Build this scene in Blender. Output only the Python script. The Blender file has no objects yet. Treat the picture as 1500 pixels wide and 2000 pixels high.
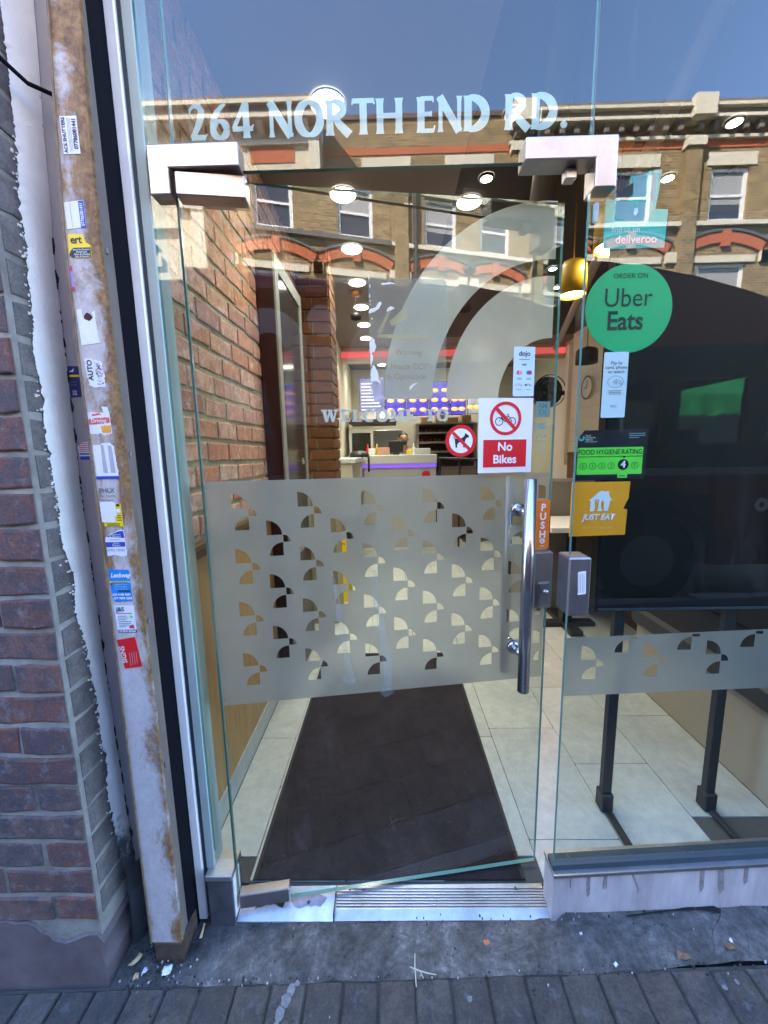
import bpy, math, random
from mathutils import Matrix, Vector, Euler
rnd = random.Random(7)
R = math.radians
S = bpy.context.scene
COL = S.collection

# ---------------------------------------------------------------- camera
cam = bpy.data.cameras.new('camera')
cam.sensor_fit = 'VERTICAL'; cam.sensor_height = 36.0; cam.lens = 770 / 2000 * 36
cam.clip_start = 0.02; cam.clip_end = 600
cam_o = bpy.data.objects.new('camera', cam); COL.objects.link(cam_o)
def cam_matrix():
    pitch, yaw, roll = R(8.6), R(0.9), R(1.07)
    fw = Vector((-math.sin(yaw) * math.cos(pitch), math.cos(yaw) * math.cos(pitch), -math.sin(pitch)))
    r0 = Vector((math.cos(yaw), math.sin(yaw), 0)); u0 = r0.cross(fw)
    c, s = math.cos(roll), math.sin(roll)
    r = c * r0 - s * u0; u = s * r0 + c * u0
    m = Matrix.Identity(4)
    for i in range(3):
        m[i][0] = r[i]; m[i][1] = u[i]; m[i][2] = -fw[i]
    m.translation = Vector((0, -1.05, 1.47))
    return m
cam_o.matrix_world = cam_matrix()
S.camera = cam_o

# ---------------------------------------------------------------- sky, sun, exposure
W = bpy.data.worlds.new('World'); S.world = W; W.use_nodes = True
wn = W.node_tree
sky = wn.nodes.new('ShaderNodeTexSky'); sky.sky_type = 'NISHITA'; sky.sun_disc = False
SUN_EL, SUN_AZ = 42.0, -48.0            # azimuth from +Y (behind the shop) towards -X
sky.sun_elevation = R(SUN_EL); sky.sun_rotation = R(SUN_AZ)
sky.air_density = 1.0; sky.dust_density = 0.4; sky.ozone_density = 4.5
wn.links.new(sky.outputs[0], wn.nodes['Background'].inputs[0])
wn.nodes['Background'].inputs[1].default_value = 0.15
sl = bpy.data.lights.new('sun', 'SUN'); sl.energy = 5.0; sl.angle = R(0.5); sl.color = (1.0, 0.93, 0.82)
so = bpy.data.objects.new('sun', sl); COL.objects.link(so)
sd = Vector((math.sin(R(SUN_AZ)) * math.cos(R(SUN_EL)), math.cos(R(SUN_AZ)) * math.cos(R(SUN_EL)), math.sin(R(SUN_EL))))
so.rotation_euler = (-sd).to_track_quat('-Z', 'Y').to_euler()
so.location = (-6, 8, 14)
S.view_settings.view_transform = 'Standard'; S.view_settings.look = 'None'
S.view_settings.gamma = 1.0; S.view_settings.use_curve_mapping = False
S.view_settings.exposure = 3.95
S.render.engine = 'CYCLES'
S.cycles.use_denoising = True
S.cycles.max_bounces = 12; S.cycles.transparent_max_bounces = 24
S.cycles.diffuse_bounces = 4; S.cycles.glossy_bounces = 4; S.cycles.transmission_bounces = 6
S.cycles.caustics_reflective = False; S.cycles.caustics_refractive = False
S.cycles.sample_clamp_indirect = 6.0

# ---------------------------------------------------------------- materials
MATS = {}
def srgb(r, g, b):
    f = lambda c: (c / 255 / 12.92) if c <= 10 else ((c / 255 + 0.055) / 1.055) ** 2.4
    return (f(r), f(g), f(b))
def new_mat(name):
    m = bpy.data.materials.new(name); m.use_nodes = True
    nt = m.node_tree; b = nt.nodes['Principled BSDF']
    return m, nt, b
def ramp(nt, src, stops):
    r = nt.nodes.new('ShaderNodeValToRGB')
    el = r.color_ramp.elements
    while len(el) < len(stops): el.new(0.5)
    for e, (p, c) in zip(el, stops):
        e.position = p; e.color = (*c, 1) if len(c) == 3 else c
    nt.links.new(src, r.inputs[0]); return r
def noise(nt, scale, detail=4, rough=0.6, coord='Object', stretch=None, dist=0.0):
    tc = nt.nodes.new('ShaderNodeTexCoord'); n = nt.nodes.new('ShaderNodeTexNoise')
    n.inputs['Scale'].default_value = scale; n.inputs['Detail'].default_value = detail
    n.inputs['Roughness'].default_value = rough; n.inputs['Distortion'].default_value = dist
    if stretch:
        mp = nt.nodes.new('ShaderNodeMapping'); mp.inputs['Scale'].default_value = stretch
        nt.links.new(tc.outputs[coord], mp.inputs[0]); nt.links.new(mp.outputs[0], n.inputs['Vector'])
    else:
        nt.links.new(tc.outputs[coord], n.inputs['Vector'])
    return n
def mixc(nt, fac, a, b, mode='MIX'):
    m = nt.nodes.new('ShaderNodeMix'); m.data_type = 'RGBA'; m.blend_type = mode
    for s, v in ((0, fac), (6, a), (7, b)):
        if hasattr(v, 'links') or hasattr(v, 'is_output'): nt.links.new(v, m.inputs[s])
        elif s == 0: m.inputs[0].default_value = v
        else: m.inputs[s].default_value = (*v, 1)
    return m.outputs[2]
def bump(nt, b, src, strength, dist=0.002):
    bp = nt.nodes.new('ShaderNodeBump'); bp.inputs['Strength'].default_value = strength
    bp.inputs['Distance'].default_value = dist
    nt.links.new(src, bp.inputs['Height']); nt.links.new(bp.outputs[0], b.inputs['Normal'])
def plain(name, c, rough=0.6, metal=0.0, spec=0.5, var=0.0, vscale=8.0, bmp=0.0, bscale=60, stretch=None):
    if name in MATS: return MATS[name]
    m, nt, b = new_mat(name)
    b.inputs['Base Color'].default_value = (*c, 1); b.inputs['Roughness'].default_value = rough
    b.inputs['Metallic'].default_value = metal; b.inputs['Specular IOR Level'].default_value = spec
    if var:
        n = noise(nt, vscale, 5, 0.65, stretch=stretch)
        r = ramp(nt, n.outputs['Fac'], [(0.25, tuple(x * (1 - var) for x in c)), (0.75, tuple(min(1, x * (1 + var)) for x in c))])
        nt.links.new(r.outputs[0], b.inputs['Base Color'])
        r2 = nt.nodes.new('ShaderNodeMapRange'); r2.inputs[3].default_value = max(0, rough - 0.12); r2.inputs[4].default_value = min(1, rough + 0.15)
        nt.links.new(n.outputs['Fac'], r2.inputs[0]); nt.links.new(r2.outputs[0], b.inputs['Roughness'])
    if bmp:
        n2 = noise(nt, bscale, 5, 0.7, stretch=stretch); bump(nt, b, n2.outputs['Fac'], bmp, 0.004)
    MATS[name] = m; return m
def emit(name, c, strength):
    if name in MATS: return MATS[name]
    m, nt, b = new_mat(name)
    b.inputs['Base Color'].default_value = (*[min(.8, x) for x in c], 1)
    b.inputs['Emission Color'].default_value = (*c, 1); b.inputs['Emission Strength'].default_value = strength
    MATS[name] = m; return m
def brick_mat(name, stops, dirt=(0.05, 0.045, 0.045), dirt_amt=0.5, pale=None, bstr=0.6):
    m, nt, b = new_mat(name)
    oi = nt.nodes.new('ShaderNodeObjectInfo')
    base = ramp(nt, oi.outputs['Random'], stops)
    base.color_ramp.interpolation = 'LINEAR'
    n = noise(nt, 22, 7, 0.7)
    # per-brick offset so that the grain does not repeat from piece to piece
    mp = nt.nodes.new('ShaderNodeVectorMath'); mp.operation = 'ADD'
    sc = nt.nodes.new('ShaderNodeVectorMath'); sc.operation = 'SCALE'; sc.inputs[0].default_value = (17, 31, 23)
    nt.links.new(oi.outputs['Random'], sc.inputs['Scale'])
    tc = nt.nodes.new('ShaderNodeNewGeometry')
    nt.links.new(tc.outputs['Position'], mp.inputs[0]); nt.links.new(sc.outputs[0], mp.inputs[1])
    nt.links.new(mp.outputs[0], n.inputs['Vector'])
    f = ramp(nt, n.outputs['Fac'], [(0.40, (0, 0, 0)), (0.62, (dirt_amt,) * 3)])
    c = mixc(nt, f.outputs[0], base.outputs[0], dirt)
    n2 = noise(nt, 170, 5, 0.75); nt.links.new(mp.outputs[0], n2.inputs['Vector'])
    f2 = ramp(nt, n2.outputs['Fac'], [(0.3, (0.6,) * 3), (0.7, (1.4,) * 3)])
    c = mixc(nt, 0.8, c, f2.outputs[0], 'MULTIPLY')
    if pale:
        n3 = noise(nt, 26, 7, 0.75); nt.links.new(mp.outputs[0], n3.inputs['Vector'])
        f3 = ramp(nt, n3.outputs['Fac'], [(0.54, (0, 0, 0)), (0.68, (0.7,) * 3)])
        c = mixc(nt, f3.outputs[0], c, pale)
    nt.links.new(c, b.inputs['Base Color'])
    b.inputs['Roughness'].default_value = 0.85; b.inputs['Specular IOR Level'].default_value = 0.3
    bump(nt, b, n2.outputs['Fac'], bstr, 0.004)
    MATS[name] = m; return m
def glass_mat(name, ior=1.78, tint=(0.90, 0.95, 0.93), rough=0.0, dirt=0.0):
    """sheet glass: mirror reflection by angle on the face, straight transmission with a tint; the inner faces only tint"""
    m = bpy.data.materials.new(name); m.use_nodes = True; nt = m.node_tree
    nt.nodes.remove(nt.nodes['Principled BSDF']); out = nt.nodes['Material Output']
    tr = nt.nodes.new('ShaderNodeBsdfTransparent'); tr.inputs[0].default_value = (*tint, 1)
    gl = nt.nodes.new('ShaderNodeBsdfGlossy'); gl.inputs['Roughness'].default_value = rough
    fr = nt.nodes.new('ShaderNodeFresnel'); fr.inputs[0].default_value = ior
    geo = nt.nodes.new('ShaderNodeNewGeometry')
    inv = nt.nodes.new('ShaderNodeMath'); inv.operation = 'SUBTRACT'; inv.inputs[0].default_value = 1
    nt.links.new(geo.outputs['Backfacing'], inv.inputs[1])
    mu = nt.nodes.new('ShaderNodeMath'); mu.operation = 'MULTIPLY'
    nt.links.new(fr.outputs[0], mu.inputs[0]); nt.links.new(inv.outputs[0], mu.inputs[1])
    mx = nt.nodes.new('ShaderNodeMixShader')
    nt.links.new(mu.outputs[0], mx.inputs[0]); nt.links.new(tr.outputs[0], mx.inputs[1]); nt.links.new(gl.outputs[0], mx.inputs[2])
    last = mx
    if dirt:      # dried streaks and finger marks on the surface
        df = nt.nodes.new('ShaderNodeBsdfDiffuse'); df.inputs[0].default_value = (0.7, 0.72, 0.72, 1)
        n1 = noise(nt, 3.0, 6, 0.75, stretch=(5, 1, 0.6), dist=0.6)
        n2 = noise(nt, 2.2, 3, 0.6)
        r1 = ramp(nt, n1.outputs['Fac'], [(0.52, (0, 0, 0)), (0.8, (1, 1, 1))])
        r2 = ramp(nt, n2.outputs['Fac'], [(0.45, (0, 0, 0)), (0.7, (1, 1, 1))])
        c = mixc(nt, 1.0, r1.outputs[0], r2.outputs[0], 'MULTIPLY')
        m3 = nt.nodes.new('ShaderNodeMath'); m3.operation = 'MULTIPLY'; m3.inputs[1].default_value = dirt
        nt.links.new(c, m3.inputs[0])
        m4 = nt.nodes.new('ShaderNodeMath'); m4.operation = 'MULTIPLY'
        nt.links.new(m3.outputs[0], m4.inputs[0]); nt.links.new(inv.outputs[0], m4.inputs[1])
        mx2 = nt.nodes.new('ShaderNodeMixShader'); nt.links.new(m4.outputs[0], mx2.inputs[0])
        nt.links.new(mx.outputs[0], mx2.inputs[1]); nt.links.new(df.outputs[0], mx2.inputs[2]); last = mx2
    nt.links.new(last.outputs[0], out.inputs[0]); MATS[name] = m; return m
def film_mat(name, dif=(0.42, 0.46, 0.47), trl=(0.55, 0.6, 0.6), wd=0.45, wt=0.4, wc=0.0, wr=0.15, rough=0.45):
    """etched window film: part diffuse, part diffusing transmission, a little blurred see-through"""
    m = bpy.data.materials.new(name); m.use_nodes = True; nt = m.node_tree
    nt.nodes.remove(nt.nodes['Principled BSDF']); out = nt.nodes['Material Output']
    def nd(t, c):
        n = nt.nodes.new(t); n.inputs[0].default_value = (*c, 1); return n
    d = nd('ShaderNodeBsdfDiffuse', dif); t = nd('ShaderNodeBsdfTranslucent', trl)
    n1 = noise(nt, 5, 6, 0.7, stretch=(1, 1, 0.7), dist=0.5)
    for sh, cc in ((d, dif), (t, trl)):
        rr_ = ramp(nt, n1.outputs['Fac'], [(0.3, tuple(x * 0.86 for x in cc)), (0.7, tuple(min(1, x * 1.1) for x in cc))]); nt.links.new(rr_.outputs[0], sh.inputs[0])
    a = nt.nodes.new('ShaderNodeMixShader'); a.inputs[0].default_value = wt / (wd + wt)
    nt.links.new(d.outputs[0], a.inputs[1]); nt.links.new(t.outputs[0], a.inputs[2]); last = a
    if wr:
        rf = nd('ShaderNodeBsdfRefraction', (0.9, 0.92, 0.92)); rf.inputs['Roughness'].default_value = rough; rf.inputs['IOR'].default_value = 1.15
        b_ = nt.nodes.new('ShaderNodeMixShader'); b_.inputs[0].default_value = wr
        nt.links.new(last.outputs[0], b_.inputs[1]); nt.links.new(rf.outputs[0], b_.inputs[2]); last = b_
    if wc:
        tr = nd('ShaderNodeBsdfTransparent', (0.95, 0.97, 0.97))
        b_ = nt.nodes.new('ShaderNodeMixShader'); b_.inputs[0].default_value = wc
        nt.links.new(last.outputs[0], b_.inputs[1]); nt.links.new(tr.outputs[0], b_.inputs[2]); last = b_
    nt.links.new(last.outputs[0], out.inputs[0]); MATS[name] = m; return m

glass = glass_mat('window glass', dirt=0.06)
glass_door = glass_mat('door glass', ior=1.85, dirt=0.07)
glass_edge = plain('glass edge', (0.10, 0.24, 0.22), 0.15)
glass_far = glass_mat('far window glass', ior=1.6, tint=(0.62, 0.68, 0.68))
film = film_mat('etched film', (0.43, 0.43, 0.42), (0.58, 0.56, 0.54), 0.5, 0.38, 0.0, 0.25, 0.5)
film_arc = film_mat('etched arc film', (0.62, 0.64, 0.6), (0.75, 0.75, 0.7), 0.45, 0.45, 0.0, 0.12)
letter_film = film_mat('pale blue lettering film', (0.72, 0.83, 0.90), (0.8, 0.88, 0.92), 0.6, 0.3, 0.0, 0.0)
letter_pale = film_mat('pale grey lettering film', (0.8, 0.8, 0.77), (0.8, 0.8, 0.76), 0.6, 0.3, 0.0, 0.0)
blue_film = film_mat('pale blue card film', (0.40, 0.58, 0.66), (0.5, 0.6, 0.65), 0.7, 0.2, 0.0, 0.0)

def steel_mat(name, c=(0.62, 0.6, 0.6), rough=0.32, stretch=(1, 1, 40), grime=0.3):
    m, nt, b = new_mat(name)
    n = noise(nt, 30, 3, 0.6, stretch=stretch)
    n2 = noise(nt, 7, 6, 0.7, dist=0.4)
    r = ramp(nt, n2.outputs['Fac'], [(0.35, c), (0.7, tuple(x * (1 - grime) for x in c))])
    nt.links.new(r.outputs[0], b.inputs['Base Color'])
    mr = nt.nodes.new('ShaderNodeMapRange'); mr.inputs[3].default_value = rough - 0.08; mr.inputs[4].default_value = rough + 0.16
    nt.links.new(n.outputs['Fac'], mr.inputs[0]); nt.links.new(mr.outputs[0], b.inputs['Roughness'])
    b.inputs['Metallic'].default_value = 0.9
    bump(nt, b, n.outputs['Fac'], 0.08, 0.001)
    MATS[name] = m; return m
steel = steel_mat('brushed steel', stretch=(1, 1, 30))
steel_patch = steel_mat('brushed patch steel', (0.44, 0.39, 0.39), 0.28, stretch=(30, 1, 1), grime=0.25)
steel_bar = steel_mat('polished steel', (0.5, 0.47, 0.48), 0.14, grime=0.2)
alu = steel_mat('threshold aluminium', (0.43, 0.43, 0.45), 0.38, stretch=(30, 1, 1), grime=0.35)
steel_lock = steel_mat('dull lock steel', (0.34, 0.31, 0.33), 0.38, grime=0.3)

def rust_mat():
    m, nt, b = new_mat('rusted grey paint')
    n = noise(nt, 9, 8, 0.72, stretch=(1, 1, 0.45), dist=0.5)
    n2 = noise(nt, 55, 6, 0.75)
    add = nt.nodes.new('ShaderNodeMath'); add.operation = 'MULTIPLY_ADD'; add.inputs[1].default_value = 0.35
    nt.links.new(n2.outputs['Fac'], add.inputs[0]); nt.links.new(n.outputs['Fac'], add.inputs[2])
    # rust creeps in from the right-hand edge of the face
    tc = nt.nodes.new('ShaderNodeTexCoord'); sp = nt.nodes.new('ShaderNodeSeparateXYZ'); nt.links.new(tc.outputs['Object'], sp.inputs[0])
    mr = nt.nodes.new('ShaderNodeMapRange'); mr.inputs[1].default_value = -0.675; mr.inputs[2].default_value = -0.634; mr.inputs[3].default_value = 0; mr.inputs[4].default_value = 0.17
    nt.links.new(sp.outputs[0], mr.inputs[0])
    # and is heaviest at head height
    mz = nt.nodes.new('ShaderNodeMapRange'); mz.inputs[1].default_value = 1.0; mz.inputs[2].default_value = 1.75; mz.inputs[3].default_value = 0; mz.inputs[4].default_value = 0.13
    nt.links.new(sp.outputs[2], mz.inputs[0])
    a2 = nt.nodes.new('ShaderNodeMath'); a2.operation = 'ADD'; nt.links.new(add.outputs[0], a2.inputs[0]); nt.links.new(mr.outputs[0], a2.inputs[1])
    a3 = nt.nodes.new('ShaderNodeMath'); a3.operation = 'ADD'; nt.links.new(a2.outputs[0], a3.inputs[0]); nt.links.new(mz.outputs[0], a3.inputs[1])
    f = ramp(nt, a3.outputs[0], [(0.73, (0, 0, 0)), (0.87, (1, 1, 1))])
    paint = ramp(nt, n2.outputs['Fac'], [(0.3, (0.42, 0.365, 0.36)), (0.7, (0.60, 0.53, 0.53))])
    rust = ramp(nt, n2.outputs['Fac'], [(0.35, (0.10, 0.04, 0.015)), (0.6, (0.30, 0.16, 0.06)), (0.8, (0.36, 0.25, 0.14))])
    c = mixc(nt, f.outputs[0], paint.outputs[0], rust.outputs[0])
    nt.links.new(c, b.inputs['Base Color']); b.inputs['Roughness'].default_value = 0.75
    bump(nt, b, add.outputs[0], 0.5, 0.003)
    MATS['rust'] = m; return m
rust = rust_mat()
brown_rail = plain('brown weathered rail', (0.17, 0.135, 0.115), 0.7, var=0.35, vscale=14, bmp=0.3, stretch=(1, 1, 0.3))
grey_plate = plain('grey painted plate', (0.30, 0.27, 0.28), 0.5, var=0.12, vscale=5, bmp=0.05)
black_shade_cable = plain('black gap shade and cable', (0.005, 0.005, 0.008), 0.85, spec=0.12)  # near black: paints the shaded gap by the rail, also the cable
white_frame = plain('white powder coat', (0.86, 0.81, 0.80), 0.4, var=0.05)
gasket = plain('slate gasket', (0.035, 0.05, 0.065), 0.5)
sealant = plain('grey green sealant', (0.38, 0.44, 0.42), 0.55, var=0.08)
mortar = plain('lime mortar', (0.27, 0.24, 0.215), 0.95, var=0.55, vscale=7, bmp=0.8, bscale=90)
mortar_in = plain('inner mortar', (0.36, 0.31, 0.20), 0.95, var=0.3, vscale=25, bmp=0.8, bscale=90)
pier_brick = brick_mat('dark red pier brick', [(0, (0.15, 0.065, 0.055)), (0.35, (0.12, 0.075, 0.075)), (0.6, (0.20, 0.075, 0.055)), (0.8, (0.14, 0.105, 0.10)), (1, (0.25, 0.08, 0.05))], (0.075, 0.062, 0.075), 0.95, pale=(0.24, 0.21, 0.22))
return_brick = brick_mat('grey return brick', [(0, (0.15, 0.13, 0.125)), (0.5, (0.20, 0.17, 0.16)), (1, (0.17, 0.13, 0.125))], (0.07, 0.06, 0.06), 0.6)
in_brick = brick_mat('pink orange inner brick', [(0, (0.62, 0.31, 0.22)), (0.25, (0.70, 0.43, 0.34)), (0.5, (0.60, 0.25, 0.15)), (0.75, (0.66, 0.38, 0.29)), (1, (0.42, 0.20, 0.15))], (0.34, 0.17, 0.12), 0.75, pale=(0.80, 0.70, 0.64))
pave_m = brick_mat('blue grey paver', [(0, (0.060, 0.049, 0.044)), (0.4, (0.078, 0.064, 0.056)), (0.7, (0.094, 0.078, 0.067)), (1, (0.086, 0.062, 0.052))], (0.036, 0.033, 0.036), 0.8, pale=(0.12, 0.115, 0.125), bstr=0.9)

def apron_mat():
    m, nt, b = new_mat('stained cement apron')
    n = noise(nt, 9, 10, 0.8, dist=0.15); n2 = noise(nt, 70, 6, 0.7)
    r = ramp(nt, n.outputs['Fac'], [(0.34, (0.028, 0.024, 0.023)), (0.47, (0.062, 0.055, 0.053)), (0.58, (0.11, 0.10, 0.097)), (0.70, (0.27, 0.25, 0.245))])
    r2 = ramp(nt, n2.outputs['Fac'], [(0.3, (0.6,) * 3), (0.72, (1.5,) * 3)])
    nt.links.new(mixc(nt, 0.9, r.outputs[0], r2.outputs[0], 'MULTIPLY'), b.inputs['Base Color'])
    b.inputs['Roughness'].default_value = 0.8
    bump(nt, b, n2.outputs['Fac'], 0.9, 0.006); MATS['apron'] = m; return m
apron_m = apron_mat()
def render_mat():
    m, nt, b = new_mat('white rough render')
    n = noise(nt, 9, 5, 0.65); n2 = noise(nt, 120, 4, 0.7); n3 = noise(nt, 13, 8, 0.75, stretch=(1, 1, 0.5))
    r = ramp(nt, n.outputs['Fac'], [(0.3, (0.78, 0.73, 0.68)), (0.7, (0.92, 0.87, 0.82))])
    tc = nt.nodes.new('ShaderNodeTexCoord'); sp = nt.nodes.new('ShaderNodeSeparateXYZ'); nt.links.new(tc.outputs['Object'], sp.inputs[0])
    mr = nt.nodes.new('ShaderNodeMapRange'); mr.inputs[1].default_value = 0.16; mr.inputs[2].default_value = 0.5; mr.inputs[3].default_value = 0.45; mr.inputs[4].default_value = -0.12
    nt.links.new(sp.outputs[2], mr.inputs[0])
    ad = nt.nodes.new('ShaderNodeMath'); ad.operation = 'ADD'; nt.links.new(n3.outputs['Fac'], ad.inputs[0]); nt.links.new(mr.outputs[0], ad.inputs[1])
    f = ramp(nt, ad.outputs[0], [(0.58, (0, 0, 0)), (0.74, (1, 1, 1))])     # soot splashed up from the pavement
    nt.links.new(mixc(nt, f.outputs[0], r.outputs[0], (0.10, 0.105, 0.11)), b.inputs['Base Color'])
    b.inputs['Roughness'].default_value = 0.85; bump(nt, b, n2.outputs['Fac'], 0.5, 0.004); MATS['white rough render'] = m; return m
white_render = render_mat()
soot_render = plain('sooty cement', (0.07, 0.075, 0.08), 0.8, var=0.6, vscale=9, bmp=0.5)
plinth_m = plain('painted brown plinth', (0.13, 0.095, 0.10), 0.8, var=0.4, vscale=8, bmp=0.4)
wood = None
def wood_mat(name, a, b_, scale=(1, 14, 1.2), rough=0.45):
    m, nt, b = new_mat(name)
    n = noise(nt, 5, 6, 0.65, stretch=scale, dist=0.8)
    r = ramp(nt, n.outputs['Fac'], [(0.3, a), (0.7, b_)])
    nt.links.new(r.outputs[0], b.inputs['Base Color']); b.inputs['Roughness'].default_value = rough
    MATS[name] = m; return m
ply = wood_mat('honey plywood', (0.32, 0.165, 0.055), (0.47, 0.27, 0.105), scale=(8, 8, 0.8))
dark_wood = wood_mat('dark stained wood', (0.085, 0.04, 0.018), (0.16, 0.08, 0.035), scale=(1, 0.6, 12))
def tile_mat():
    m, nt, b = new_mat('pale stone floor tile')
    g = nt.nodes.new('ShaderNodeNewGeometry'); oi = nt.nodes.new('ShaderNodeObjectInfo')
    n1 = noise(nt, 3.2, 8, 0.72, dist=0.5); n2 = noise(nt, 26, 6, 0.75); n3 = noise(nt, 7, 9, 0.8, dist=1.2)
    for n in (n1, n2, n3): nt.links.new(g.outputs['Position'], n.inputs['Vector'])
    r = ramp(nt, n1.outputs['Fac'], [(0.3, (0.36, 0.375, 0.365)), (0.7, (0.52, 0.53, 0.51))])
    r2 = ramp(nt, n2.outputs['Fac'], [(0.3, (0.86,) * 3), (0.7, (1.08,) * 3)])
    c = mixc(nt, 1.0, r.outputs[0], r2.outputs[0], 'MULTIPLY')
    r3 = ramp(nt, oi.outputs['Random'], [(0, (0.92, 0.92, 0.93)), (1, (1.05, 1.05, 1.04))]); c = mixc(nt, 1.0, c, r3.outputs[0], 'MULTIPLY')
    f = ramp(nt, n3.outputs['Fac'], [(0.58, (0, 0, 0)), (0.72, (0.45,) * 3)]); c = mixc(nt, f.outputs[0], c, (0.24, 0.23, 0.215))
    nt.links.new(c, b.inputs['Base Color'])
    rr = ramp(nt, n3.outputs['Fac'], [(0.35, (0.32,) * 3), (0.65, (0.6,) * 3)]); nt.links.new(rr.outputs[0], b.inputs['Roughness'])
    MATS['pale stone floor tile'] = m; return m
tile_m = tile_mat()
grout = plain('dark grout', (0.07, 0.065, 0.06), 0.9)
def mat_mat():
    m, nt, b = new_mat('maroon brown entrance mat')
    n1 = noise(nt, 5, 7, 0.7, dist=0.4); n2 = noise(nt, 420, 3, 0.8); n3 = noise(nt, 140, 2, 0.5)
    r = ramp(nt, n1.outputs['Fac'], [(0.3, (0.020, 0.014, 0.016)), (0.7, (0.040, 0.031, 0.033))])
    r2 = ramp(nt, n2.outputs['Fac'], [(0.3, (0.5,) * 3), (0.7, (1.6,) * 3)]); c = mixc(nt, 1.0, r.outputs[0], r2.outputs[0], 'MULTIPLY')
    f = ramp(nt, n3.outputs['Fac'], [(0.74, (0, 0, 0)), (0.78, (0.6,) * 3)]); c = mixc(nt, f.outputs[0], c, (0.14, 0.13, 0.12))
    nt.links.new(c, b.inputs['Base Color']); b.inputs['Roughness'].default_value = 0.95; b.inputs['Specular IOR Level'].default_value = 0.12
    bump(nt, b, n2.outputs['Fac'], 0.9, 0.004); MATS['mat'] = m; return m
mat_m = mat_mat()
mat_edge = plain('black rubber edge', (0.012, 0.012, 0.012), 0.7)
ceil_light = plain('taupe ceiling', (0.20, 0.18, 0.16), 0.8)
ceil_dark = plain('dark brown ceiling', (0.05, 0.042, 0.036), 0.8)
wall_cream = plain('cream wall paint', (0.60, 0.55, 0.45), 0.7, var=0.04)
cream_tile = plain('cream wall tile', (0.62, 0.54, 0.42), 0.35, var=0.06, vscale=3)
white_lam = plain('white laminate', (0.72, 0.72, 0.70), 0.35)
board_black = plain('black board face', (0.004, 0.005, 0.006), 0.55, spec=0.2, var=0.3, vscale=3)
black_metal = plain('black metal', (0.018, 0.018, 0.022), 0.45)
blk = plain('black print', (0.01, 0.01, 0.012), 0.6)
white_p = plain('white print', (0.78, 0.78, 0.80), 0.5)
white_bright = plain('bright white vinyl', (0.82, 0.82, 0.88), 0.4)
red_p = plain('red print', (0.68, 0.012, 0.022), 0.45)
green_uber = plain('green vinyl', (0.0, 0.44, 0.17), 0.45)
teal = plain('teal vinyl', (0.0, 0.43, 0.40), 0.45)
teal_pale = film_mat('pale teal film', (0.36, 0.56, 0.64), (0.5, 0.7, 0.7), 0.6, 0.2, 0.15, 0.0)
fh_green = plain('lime green card', (0.14, 0.80, 0.07), 0.5)
fh_ink = plain('dark green ink', (0.004, 0.04, 0.01), 0.5)
navy = plain('near black navy card', (0.006, 0.007, 0.02), 0.45)
amber = plain('amber vinyl', (0.96, 0.37, 0.02), 0.45)
pale_blue = plain('pale blue card', (0.58, 0.78, 0.90), 0.5)
orange = plain('orange vinyl', (0.80, 0.19, 0.015), 0.45)
paper = plain('torn paper', (0.72, 0.70, 0.74), 0.85, var=0.08, vscale=40)
royal = plain('royal blue print', (0.02, 0.05, 0.36), 0.5)
sky_blue = plain('sky blue print', (0.01, 0.21, 0.62), 0.5)
yellow = plain('yellow print', (0.80, 0.55, 0.01), 0.5)
navy2 = plain('navy sticker', (0.012, 0.018, 0.10), 0.5)
grey_ink = plain('faded grey ink', (0.14, 0.145, 0.18), 0.7)
steel_plate_dirty = plain('dirty sill aluminium', (0.56, 0.485, 0.49), 0.5, metal=0.1, var=0.35, vscale=7, bmp=0.1, stretch=(2, 2, 0.5))

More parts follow.
